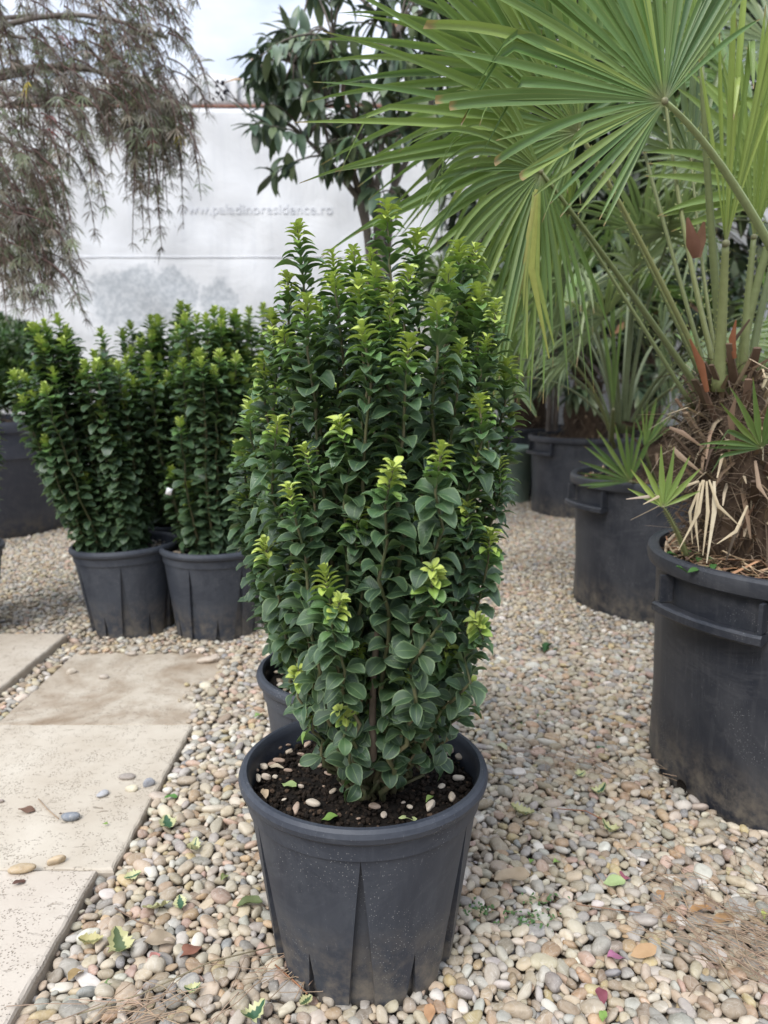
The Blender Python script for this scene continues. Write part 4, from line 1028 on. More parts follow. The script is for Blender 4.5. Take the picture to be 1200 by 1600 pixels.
# ---- palms behind
def far_palm(key, label, seed, nfr, hmin, hmax, L=.34, height=.25, base_r=.11, arc=(0, 360), stub=16, pot=True, yel=.15, hang=None, wm=.010):
    x, y = POTS_BIG[key] if isinstance(key, str) else key; r = random.Random(seed)
    t = empty('potted_palm', (x, y, 0), label, 'potted palm', 'potted fan palms')
    I = Matrix.Translation((-x, -y, 0))
    if pot:
        add_big_pot(t, math.atan2(-y, -x) + (hang if hang is not None else -math.radians(52))); soil_disc(t, .307, .415, seed); mulch(t, .42, seed + 1, 260)
    pts = [Vector((x + .01 * i * r.gauss(0, 1), y, .40 + height * i / 5)) for i in range(6)]
    palm_trunk(t, pts, [base_r * q for q in (1.15, 1.1, 1.0, .9, .7, .4)], seed + 2, I, 220, stub)
    top = pts[-1]
    for k in range(nfr):
        a = math.radians(lerp(arc[0], arc[1], (k + r.uniform(.1, .9)) / nfr)); up = r.uniform(0, 1) ** .8
        d = Vector((math.cos(a), math.sin(a), 0)); pl = r.uniform(hmin, hmax)
        hub = top + d * pl * lerp(.85, .25, up) + Vector((0, 0, pl * lerp(.28, 1.0, up)))
        mid = top + d * pl * lerp(.35, .05, up) + Vector((0, 0, pl * lerp(.35, .6, up)))
        A = unit(unit(hub - mid) + d * .5 + Vector((r.gauss(0, .2), r.gauss(0, .2), -.3 * (1 - up))))
        v = hub + Vector((r.gauss(0, .5), -1, r.uniform(-.2, 1.2)))
        frond(t, top - Vector((0, 0, .04)) + d * .03, hub, hub + A * L * r.uniform(.85, 1.15), nseg=22, spread=r.uniform(150, 230), tilt=r.gauss(0, .5), split=.42, wmax=wm, droop=r.uniform(.05, .30), seed=seed * 50 + k, mid=mid,
              parts=False, mat='palm2' if r.random() < .7 else 'palm', inv_=I, yel=yel, tone=r.uniform(.2, .9), spines=False, view=v, pr=.0065, pcol=(.13, .16, .08))
    return t, I
p2, I2 = far_palm('p2', 'fan palm in the second wide black pot, with a small green sucker by its rim', 71, 22, .45, .72, hang=-math.radians(54))
for q in [dict(b=(1010, 765, 2.55), h=(985, 752, 2.42), t=(925, 672, 2.36), nseg=14, spread=120, tilt=.1, split=.22, wmax=.0105, droop=.02, seed=15, yel=.10, tone=.6, pr=.006, mid=(1000, 756, 2.5)),
          dict(b=(1035, 770, 2.60), h=(1008, 700, 2.46), t=(1036, 620, 2.44), nseg=10, spread=60, tilt=.2, split=.22, wmax=.011, droop=.02, seed=16, yel=.15, tone=.6, pr=.006, mid=(1015, 740, 2.5)),
          dict(b=(960, 700, 2.72), h=(888, 562, 2.50), t=(836, 590, 2.44), nseg=11, spread=80, tilt=.3, split=.2, wmax=.010, droop=.25, seed=17, yel=.05, tone=.9, pr=.006, mid=(935, 600, 2.6), mat='palm2'),
          dict(b=(955, 690, 2.70), h=(958, 640, 2.55), t=(960, 445, 2.50), nseg=7, spread=14, tilt=.3, split=.6, wmax=.012, droop=.02, seed=18, yel=.25, tone=.6, pr=.008, mid=(957, 660, 2.6))]:
    b = P(*q.pop('b')); h = P(*q.pop('h')); t_ = P(*q.pop('t')); m_ = P(*q.pop('mid')); frond(p2, b, h, t_, mid=m_, inv_=I2, **q)
# dry orange leaf lying in second pot
far_palm('p3', 'fan palm in the third wide black pot along the right side', 81, 22, .55, .90, L=.40, height=.45, wm=.012, yel=.12)
far_palm('p4', 'fan palm in the rearmost black pot, mostly hidden by the other palms', 91, 18, .6, 1.0, L=.42, height=.6, wm=.012)
far_palm((2.05, 3.5), 'tall fan palm behind the nearest palm at the right picture edge', 95, 24, .7, 1.15, L=.42, height=.9, wm=.012, base_r=.13, yel=.12)
far_palm((1.75, 5.3), 'tall slim fan palm rearmost of all, against the white fence', 97, 22, .7, 1.2, L=.46, height=1.2, wm=.013, base_r=.12)
# pale green tub behind
t = empty('plant_tub', (.80, 5.0, 0), 'pale green plastic tub half hidden between the front shrub and the rear palm pots', 'tub')
mb = MB(); prof = [(.15, 0), (.165, .33), (.178, .335), (.18, .36), (.17, .362), (.16, .30), (.14, .05), (.001, .05)]; n = 40
mb.add([(math.cos(6.2832 * k / n) * a, math.sin(6.2832 * k / n) * a, z) for a, z in prof for k in range(n)], [(a * n + k, a * n + (k + 1) % n, (a + 1) * n + (k + 1) % n, (a + 1) * n + k) for a in range(len(prof) - 1) for k in range(n)])
mb.build('tub', M['greenpot'], t); soil_disc(t, .16, .31, 5)

# ------------------------------------------------------------------ wide pot at the left with a mounded conifer
lx, ly = -2.25, 4.10
lt = empty('potted_conifer', (lx, ly, 0), 'low bright green conifer in a very wide blue grey pot at the left edge', 'potted conifer')
mb = MB(); n = 96; H = .585; prof = [(.47, -.012), (.49, .02), (.525, H - .19), (.527, H - .185), (.540, H - .182), (.548, H - .06), (.548, H - .055), (.562, H - .052), (.568, H - .02), (.562, H), (.545, H), (.54, H - .03), (.53, H - .1), (.001, H - .1)]
mb.add([(math.cos(6.28319 * k / n) * (a + (.003 if k % 12 == 0 and i < 4 else 0)), math.sin(6.28319 * k / n) * (a + (.003 if k % 12 == 0 and i < 4 else 0)), z) for i, (a, z) in enumerate(prof) for k in range(n)],
       [(a * n + k, a * n + (k + 1) % n, (a + 1) * n + (k + 1) % n, (a + 1) * n + k) for a in range(len(prof) - 1) for k in range(n)])
lp = mb.build('pot', M['leftpot'], lt)
try: lp.data.set_sharp_from_angle(angle=math.radians(30))
except Exception: pass
s_ = soil_disc(lt, .54, H - .03, 12, .01)
mulch(lt, H - .028, 13, 200, .5)
def tuft_cloud(name, parent, centers, n, size, col_fn, mat, seed, I):
    r = random.Random(seed); protos = []
    for s in range(4):
        rr_ = random.Random(s); v, f = [], []
        for k in range(9):
            a = rr_.uniform(0, 6.28); e = rr_.uniform(.1, 1.2); d = Vector((math.cos(a) * math.cos(e), math.sin(a) * math.cos(e), math.sin(e))); sd = unit(d.cross(Vector((0, 0, 1)))) * .09; b = len(v)
            v += [-sd, sd, d * .6 + sd * .8, d, d * .6 - sd * .8]; f.append((b, b + 1, b + 2, b + 3, b + 4))
        protos.append(([tuple(x) for x in v], f, [(0, 0)] * len(v)))
    ws, ms, ts = [], [], []
    for _ in range(n):
        c, rad = r.choice(centers); d = Vector((r.gauss(0, 1), r.gauss(0, 1), r.gauss(0, .9))); d = unit(d); q = r.uniform(.55, 1.05) ** .5
        p = Vector(c) + Vector((d.x * rad[0], d.y * rad[1], abs(d.z) * rad[2] if rad[2] < 0 else d.z * rad[2])) * q
        s = size * r.uniform(.6, 1.3); ws.append(r.randrange(4)); ms.append(I @ frame(unit(d + Vector((r.gauss(0, .5), r.gauss(0, .5), .3))).orthogonal(), unit(d + Vector((0, 0, .4))), p, s)); ts.append(col_fn(r))
    o = inst_obj(name, protos, ws, ms, ts, mat, parent); prep(o, kind='stuff'); return o
IL = Matrix.Translation((-lx, -ly, 0))
cen = [((lx + a, ly + b, c), (rx, rx * .9, rz_)) for a, b, c, rx, rz_ in [(0.05, 0, .82, .34, .20), (.25, -.1, .80, .22, .17), (-.2, -.15, .90, .30, .24), (.1, -.2, .84, .28, .18), (-.05, .2, .96, .34, .24), (.22, 0, .90, .30, .20)]]
tuft_cloud('foliage', lt, cen, 6500, .038, lambda r: sh(r, .6, 1.3, ((.045, .10, .02) if r.random() < .75 else (.10, .17, .03))), M['laurel'], 5, IL)
mb = MB(); tube(mb, [IL @ Vector((lx, ly, .5)), IL @ Vector((lx + .02, ly, .7)), IL @ Vector((lx, ly, .85))], [.02, .015, .008], 7); mb.build('trunk', M['bark'], lt)

# ------------------------------------------------------------------ weeping maple
mx, my = -2.35, 3.05
mt = empty('weeping_maple', (mx, my, 0), 'weeping cutleaf maple with dusky purple green leaves hanging over the left side', 'tree')
IM = Matrix.Translation((-mx, -my, 0)); r = random.Random(77)
limbs = MB()
def limb(pts, r0, r1, mb=None, I=IM, n=6): 
    ps = bez(*pts, 14); tube(mb or limbs, [I @ p for p in ps], [lerp(r0, r1, i / 14) for i in range(15)], n); return ps
mb = MB(); trunk_top = Vector((mx + .15, my, 1.55)); limb([Vector((mx, my, 0)), Vector((mx - .05, my, .6)), Vector((mx + .15, my, 1.0)), trunk_top], .05, .032, mb, n=10)
mb.build('trunk', M['greybark'], mt)
arcs = []
def arc(px1, py1, Y1, pxm, pym, rr0=.016):
    e = P(px1, py1, Y1); m_ = P(pxm, pym, (Y1 + my) / 2); ps = limb([trunk_top, trunk_top.lerp(m_, .6) + Vector((0, 0, .1)), m_ + Vector((0, 0, .05)), e], rr0, .005); arcs.append(ps)
for a in [(262, 60, 2.75, 60, -10), (285, 190, 2.65, 130, 60), (200, -20, 2.9, 20, -60), (110, 150, 2.7, 0, 190), (240, 130, 2.9, 80, 100), (90, 260, 2.6, -40, 200), (40, 60, 2.6, -60, 60), (150, 40, 3.1, -20, 10), (60, 350, 2.7, -80, 280), (170, 175, 2.8, 50, 140), (20, 160, 2.5, -60, 140), (120, -30, 2.6, 0, -60)]: arc(*a)
limbs.build('limbs', M['greybark'], mt)
# leaf: deeply cut into narrow hanging lobes
def maple_proto(seed):
    rr_ = random.Random(seed); v, f = [], []
    for k in range(7):
        a = (k - 3) * .36 + rr_.gauss(0, .08); L = 1 - .13 * abs(k - 3); w = .024; c, s = math.cos(a), math.sin(a); b = len(v); z = -.15 * L
        for (u, ww) in ((0, .3), (.4, 1), (.72, .8), (1, .05)):
            for sg in (-1, 1): v.append((c * u * L - s * ww * w * sg, s * u * L + c * ww * w * sg, z * u * u + .02 * rr_.uniform(-1, 1)))
        f += [(b + 2 * i, b + 2 * i + 2, b + 2 * i + 3, b + 2 * i + 1) for i in range(3)]
    return (v, f, [(0, 0)] * len(v))
MP = [maple_proto(i) for i in range(5)]
tw = MB(); ws, ms, ts = [], [], []
CL = [  # start region (x0,x1,y0,y1), hang length px (min,max), drift px, count, depth
    ((-60, 210, -90, 70), (60, 150), (-10, 60), 90, (2.5, 3.2)), ((40, 270, 40, 150), (40, 110), (0, 45), 90, (2.5, 3.1)), ((-60, 120, 90, 240), (60, 140), (-10, 50), 70, (2.4, 3.0)),
    ((180, 285, 130, 215), (90, 190), (-15, 25), 26, (2.55, 2.9)), ((-50, 70, 230, 330), (80, 170), (0, 50), 52, (2.4, 2.9)), ((190, 262, -70, 50), (40, 110), (5, 45), 24, (2.6, 3.0)), ((-50, 60, 310, 400), (70, 130), (10, 70), 40, (2.4, 2.8)),
    ((150, 290, 120, 200), (50, 90), (-5, 25), 46, (2.5, 3.0))]
for (x0, x1, y0, y1), (h0, h1), (d0, d1), cnt, (Y0, Y1) in CL:
    for _ in range(cnt):
        sx, sy, Y = r.uniform(x0, x1), r.uniform(y0, y1), r.uniform(Y0, Y1); hl = r.uniform(h0, h1); dx = r.uniform(d0, d1) * 1.5 + 4
        a = P(sx, sy, Y); e = P(sx + dx, sy + hl, Y + r.uniform(-.06, .04)); b = P(sx + dx * .75, sy + hl * .15, Y)
        pts = [a * (1 - t) ** 2 + b * 2 * t * (1 - t) + e * t * t for t in [i / 7 for i in range(8)]]
        tube(tw, [IM @ p for p in pts], [lerp(.0035, .0012, i / 7) for i in range(8)], 3, (.16, .10, .09), cap=False)
        k = int(hl / 12.5)
        for j in range(k):
            u = (j + r.random()) / k; i = min(6, int(u * 7)); p = pts[i].lerp(pts[i + 1], u * 7 - i)
            az = r.uniform(0, 6.283); d = Vector((math.cos(az) * .75 + .2, math.sin(az) * .75, -r.uniform(.35, 1.3)))
            ws.append(r.randrange(5)); ms.append(IM @ frame(d, Vector((d.x * .6, d.y * .6 - .3, 1)), p, r.uniform(.040, .072)))
            ts.append(sh(r, .7, 1.25, r.choice([(.20, .19, .13), (.21, .175, .135), (.16, .19, .11), (.17, .20, .11), (.17, .15, .125), (.28, .24, .19), (.24, .24, .18)])) if r.random() > .008 else r.choice([(.45, .10, .09), (.55, .45, .06)]))
o = tw.build('twigs', M['colour'], mt); prep(o, kind='stuff')
o = inst_obj('foliage', MP, ws, ms, ts, M['maple'], mt); prep(o, kind='stuff')
print('maple', len(ws))

# ------------------------------------------------------------------ broadleaf trees behind (long drooping leaves)
LR = [leaf_proto(Wd=.17, curl=c, fold=f, wave=.015, nu=6, nv=2, seed=i, ov=.5, up=.05) for i, (c, f) in enumerate([(.2, .2), (.35, .3), (.1, .15), (.5, .25)])]
def broadleaf(name_px, Y, label, clusters, seed, stems_px, base=None, dark=1.0, leafs=(7, 12), Lr=(.085, .135), pick=0):
    r = random.Random(seed); t0 = P(*stems_px[0][0], Y); bx_, by_ = t0.x, Y
    t = empty('broadleaf_tree', (bx_, by_, 0), label, 'tree'); I = Matrix.Translation((-bx_, -by_, 0))
    mb = MB(); forks = []
    for line in stems_px:
        pts = [Vector((P(line[0][0], line[0][1], Y).x, Y, 0))] + [P(x, y, Y + r.uniform(-.12, .12)) for x, y in line]
        tube(mb, [I @ p for p in pts], [lerp(.022, .006, i / (len(pts) - 1)) for i in range(len(pts))], 7); forks += pts[1:]
    mb.build('trunk', M['greybark'], t)
    tw = MB(); out = []
    for (x0, x1, y0, y1, cnt) in clusters:
        for _ in range(cnt):
            e = P(r.uniform(x0, x1), r.uniform(y0, y1), Y + r.uniform(-.35, .35)); f0 = min(forks, key=lambda q: (q - e).length + r.uniform(0, .25))
            m_ = f0.lerp(e, .5) + Vector((0, 0, .08)); pts = [f0 * (1 - t_) ** 2 + m_ * 2 * t_ * (1 - t_) + e * t_ * t_ for t_ in [i / 6 for i in range(7)]]
            tube(tw, [I @ p for p in pts], [lerp(.006, .002, i / 6) for i in range(7)], 4, (.13, .11, .09), cap=False)
            T = unit(pts[-1] - pts[-3])
            for j in range(r.randint(*leafs)):
                u = r.random() ** .6; p = pts[3].lerp(pts[-1], u) if u < 1 else e; az = r.uniform(0, 6.283); O1 = unit(T.cross(Vector((.2, .1, 1)))); O2 = T.cross(O1)
                d = (O1 * math.cos(az) + O2 * math.sin(az)) * .9 + T * r.uniform(.2, .9) + Vector((0, 0, -r.uniform(.1, .9)))
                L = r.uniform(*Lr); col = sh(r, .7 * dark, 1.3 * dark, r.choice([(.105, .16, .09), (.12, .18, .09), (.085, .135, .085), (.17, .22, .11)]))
                if r.random() < .012: col = (.35, .2, .12)
                out.append((I @ frame(unit(d), Vector((d.x * .5, d.y * .5 - .2, 1)), p, L), r.randrange(4), col))
    o = tw.build('twigs', M['colour'], t); prep(o, kind='stuff')
    if pick:
        sc_ = []
        for k, (m, pi, c) in enumerate(out):
            q = proj(I.inverted() @ m.translation); vis = (365 < q[0] < 660 and 0 < q[1] < 340); sc_.append((-(m.to_scale().x / q[2]) * (2 if q[0] < 560 else 1) * vis + r.random() * .002, k))
        sel = set(k for _, k in sorted(sc_)[:pick]); mes = []
        for v, f, u in LR:
            b = MB(); b.add(v, f, u); me = b.mesh('leaf'); me.attributes.remove(me.attributes['tint']); me.materials.append(M['laurel']); mes.append(me)
        for k in sel:
            m, pi, c = out[k]; o = bpy.data.objects.new('leaf', mes[pi]); COL.objects.link(o); o.parent = t; o.matrix_basis = m; o.color = (*c, 1)
        out = [q for k, q in enumerate(out) if k not in sel]
    o = inst_obj('foliage', LR, [q[1] for q in out], [q[0] for q in out], [q[2] for q in out], M['laurel'], t); prep(o, kind='stuff')
    return t
broadleaf(None, 3.3, 'multi stemmed broadleaf tree with long hanging dark leaves before the white fence', [(540, 640, 230, 310, 6), (385, 470, 20, 200, 14), (400, 540, 60, 280, 24), (470, 700, -60, 120, 34), (520, 720, 100, 250, 28), (600, 800, -40, 260, 36), (375, 425, 60, 180, 4)],
          41, [((578, 400), (570, 330), (545, 250), (500, 170), (460, 100)), ((590, 400), (588, 300), (600, 200), (620, 60)), ((604, 400), (612, 300), (660, 200), (700, 80)), ((583, 400), (560, 310), (520, 260), (480, 220)), ((596, 400), (590, 320), (560, 200), (520, 60))], pick=240)
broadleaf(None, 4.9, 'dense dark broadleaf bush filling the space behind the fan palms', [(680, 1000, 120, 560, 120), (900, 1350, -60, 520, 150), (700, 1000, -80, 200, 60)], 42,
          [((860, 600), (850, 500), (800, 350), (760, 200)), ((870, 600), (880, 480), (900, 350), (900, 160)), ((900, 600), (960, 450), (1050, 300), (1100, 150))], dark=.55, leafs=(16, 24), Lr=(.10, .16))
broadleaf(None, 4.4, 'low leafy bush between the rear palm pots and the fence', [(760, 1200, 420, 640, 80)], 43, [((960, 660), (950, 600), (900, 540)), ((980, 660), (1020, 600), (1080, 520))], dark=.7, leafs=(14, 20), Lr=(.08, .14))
# bare twig with berries beside the tree
t = empty('berry_twig', P(395, 150, 3.2), 'thin bare twig with small dark berries left of the broadleaf tree', 'twig'); I = Matrix.Translation(-t.location); mb = MB()
for ps in (((400, 178), (372, 160), (345, 140), (322, 112)), ((345, 140), (340, 152), (338, 150)), ((372, 160), (350, 132), (335, 128)), ((430, 200), (415, 190), (400, 178))):
    tube(mb, [I @ P(x, y, 3.2) for x, y in ps], .0022, 4, (.10, .08, .07))
mb.build('stem', M['colour'], t); r = random.Random(3)
for k in range(14):
    p = I @ P(r.uniform(333, 356), r.uniform(126, 160), 3.2); mb = MB(); v, f, u = PEB_MID[k % 10]; mb.add([(p.x + a * .0055, p.y + b * .0055, p.z + c * .0055) for a, b, c in v], f, None, (.03, .03, .04)); mb.build('berry', M['colour'], t)
for (x, y, a) in ((362, 125, 3.3), (318, 96, 2.9)):
    m = I @ frame(Vector((math.cos(a), 0, math.sin(a) * .2)), Vector((0, -.6, 1)), P(x + 18, y, 3.2), .09); mb = MB(); mb.add([m @ Vector(c) for c in LR[0][0]], LR[0][1], LR[0][2], (.42, .27, .14) if x > 350 else (.10, .11, .05)); mb.build('leaf', M['laurel'], t)

# ------------------------------------------------------------------ fence covered with a tarpaulin
FY = 5.9
ft = empty('fence', (0, FY, 0), 'tall fence covered by white printed tarpaulin, weathered and dirty near its foot', 'fence')
ztop = P(600, 165, FY).z; zt2 = P(600, 118, FY).z
def sheet(x0, x1, z0, z1, y, nx, nz, fn, name, mat, parent, th=.004):
    vs = []
    for j in range(nz + 1):
        for i in range(nx + 1):
            x = lerp(x0, x1, i / nx); z = lerp(z0, z1, j / nz); vs.append((x, y + fn(x, z), z + (edge_fn(x) if j == nz and name == 'upper_sheet' else 0)))
    W2 = nx + 1; f = [(j * W2 + i, j * W2 + i + 1, (j + 1) * W2 + i + 1, (j + 1) * W2 + i) for j in range(nz) for i in range(nx)]
    b = len(vs); vs2 = [(a, c + th, d) for a, c, d in vs]; f2 = [tuple(b + q for q in reversed(t_)) for t_ in f]
    rim = [(i, i + 1) for i in range(nx)] + [(nz * W2 + i + 1, nz * W2 + i) for i in range(nx)] + [((j + 1) * W2, j * W2) for j in range(nz)] + [(j * W2 + nx, (j + 1) * W2 + nx) for j in range(nz)]
    mb = MB(); mb.add(vs + vs2, f + f2 + [(p, p + b, q + b, q) for p, q in rim]); return mb.build(name, mat, parent)
def edge_fn(x): return .018 * math.sin(x * 3.1) + .012 * math.sin(x * 9.7 + 1)
def wr(x, z):
    return .012 * math.sin(x * 2.1 + z * 1.3) + .007 * math.sin(x * 6.3 - z * 3.1 + 2) + .0055 * math.sin((x * .6 + z) * 12.0) + .004 * math.sin(x * 17 + math.sin(z * 5) * 2) +   .004 * math.exp(-((z - P(0, 400, FY).z) / .02) ** 2)
low = sheet(-7.5, 9.5, -.01, ztop - .02, 0, 420, 90, wr, 'tarpaulin', M['tarp'], ft)
def pl(x, z): return .030 * abs(math.sin(x * 5.4 + .4 * math.sin(x * 2))) ** 3 + .006 * math.sin(x * 21)
sheet(-7.5, 9.5, ztop + .016, zt2, .03, 420, 5, pl, 'upper_sheet', M['tarp'], ft)
mb = MB(); box(mb, (1, .02, ztop), (17, .022, .020)); mb.build('rail', M['rail'], ft)
for k, x in enumerate([-6.6 + 2.2 * i for i in range(8)]):
    mb = MB(); tube(mb, [Vector((x, .10, -.02)), Vector((x, .10, zt2 - .03))], .024, 10); mb.build('post', M['metal'], ft)
for x in (296, 318, 352, 371, 262, 232, 205, 176, 140, 112, 70, 30, 400, 440, 468, 510, 560, 600):
    q = P(x, 140, FY); mb = MB(); box(mb, (q.x, .012, (ztop + zt2) / 2 + .012), (.016 if x != 296 else .035, .006, zt2 - ztop - .05)); mb.build('fence_slat', M['metal'], ft)
# seams
for (y_) in (400,):
    mb = MB(); z = P(600, y_, FY).z; pts = [Vector((x, wr(x, z) - .006, z + .010 * math.sin(x * .9))) for x in [-7 + .1 * i for i in range(160)]]; tube(mb, pts, .003, 5, cap=False); mb.build('seam', M['ink'], ft)
fc = bpy.data.curves.new('lettering', 'FONT'); fc.body = 'www.paladinoresidence.ro'; fc.extrude = .001; fc.size = .20; fc.align_x = 'CENTER'; fc.space_character = 1.03
fo = bpy.data.objects.new('lettering', fc); COL.objects.link(fo); bpy.context.view_layer.update()
wid = fo.dimensions.x; deps = bpy.context.evaluated_depsgraph_get(); tm = bpy.data.meshes.new_from_object(fo.evaluated_get(deps)); bpy.data.objects.remove(fo)
target = P(520, 330, FY).x - P(278, 330, FY).x; s = target / wid; cxx = (P(520, 330, FY).x + P(278, 330, FY).x) / 2; zz = P(600, 334, FY).z
for v in tm.vertices:
    x, y, z = v.co; X = cxx + x * s; Z = zz + y * s; v.co = (X, wr(X, Z) - .005 - z, Z)
tm.materials.clear(); tm.materials.append(M['ink']); lo = link('lettering', tm, None, low)

# ------------------------------------------------------------------ loose litter on slabs and gravel
def slab_stone(px, py, size, col, label, seed, flat=.5, rot=0):
    z = .019 if py > 1353 else (.013 if py > 1128 else .006); p = G(px, py, z); a = size / F * p.y * .56
    o = bpy.data.objects.new('pebble', hi_me[seed % 10]); COL.objects.link(o); o.matrix_world = Matrix.Translation((p.x, p.y, z + a * flat * .75)) @ Matrix.Rotation(rot, 4, 'Z') @ Matrix.Diagonal((a, a * .62, a * flat, 1)); o.color = (*col, 1)
    prep(o, label, 'pebble', 'stones lying on the slabs'); return o
slab_stone(111, 1281, 25, (.17, .19, .22), 'dark blue grey pebble alone on the second slab', 1, .5, .2)
slab_stone(161, 1243, 20, (.36, .36, .37), 'small grey pebble on the second slab, left of the flat brown one', 2, .4, .9)
slab_stone(198, 1216, 24, (.26, .22, .19), 'flat brown stone at the right of the second slab', 3, .3, .1)
slab_stone(206, 1235, 16, (.56, .50, .36), 'small cream pebble just below the flat brown stone', 4, .5, 0)
slab_stone(233, 1227, 20, (.24, .25, .28), 'dark grey pebble on the right edge of the second slab', 5, .6, .4)
slab_stone(89, 1349, 22, (.48, .36, .22), 'round tan pebble on the joint between the two nearest slabs', 6, .6, .3)
slab_stone(36, 1361, 32, (.42, .31, .18), 'long tan pebble lying on the nearest slab by the joint', 7, .4, .1)
slab_stone(1, 1254, 10, (.25, .2, .17), 'small brown stone cut by the left edge on the second slab', 8, .5, .1)
slab_stone(162, 1060, 14, (.40, .34, .28), 'small tan stone on the third slab', 3, .5, .1)
slab_stone(112, 1052, 16, (.50, .43, .34), 'cream stone near the left side of the third slab', 5, .5, .6)
slab_stone(327, 1035, 28, (.46, .38, .30), 'flat cream stone on the soiled far corner of the third slab', 6, .35, .1)
slab_stone(207, 1024, 15, (.36, .3, .24), 'small brown stone near the tilted pot on the third slab', 2, .5, .1)
bc = (.20, .11, .07)
litter(43, 1266, 30, .2, 'leaf', bc, 'curled brown dry leaf on the second slab', z=.017, group='dry leaves on the slabs')
litter(96, 1271, 11, .9, 'leaf', (.12, .08, .06), 'tiny dark leaf scrap beside the blue grey pebble', z=.017, group='dry leaves on the slabs')
litter(30, 1378, 24, .7, 'leaf', (.14, .07, .05), 'crumpled dark red brown leaf on the nearest slab', z=.023, group='dry leaves on the slabs')
litter(165, 1288, 10, .2, 'leaf', (.25, .40, .08), 'tiny green leaf bit on the second slab', z=.017, group='dry leaves on the slabs')
HG = 'variegated holly leaves on the gravel'
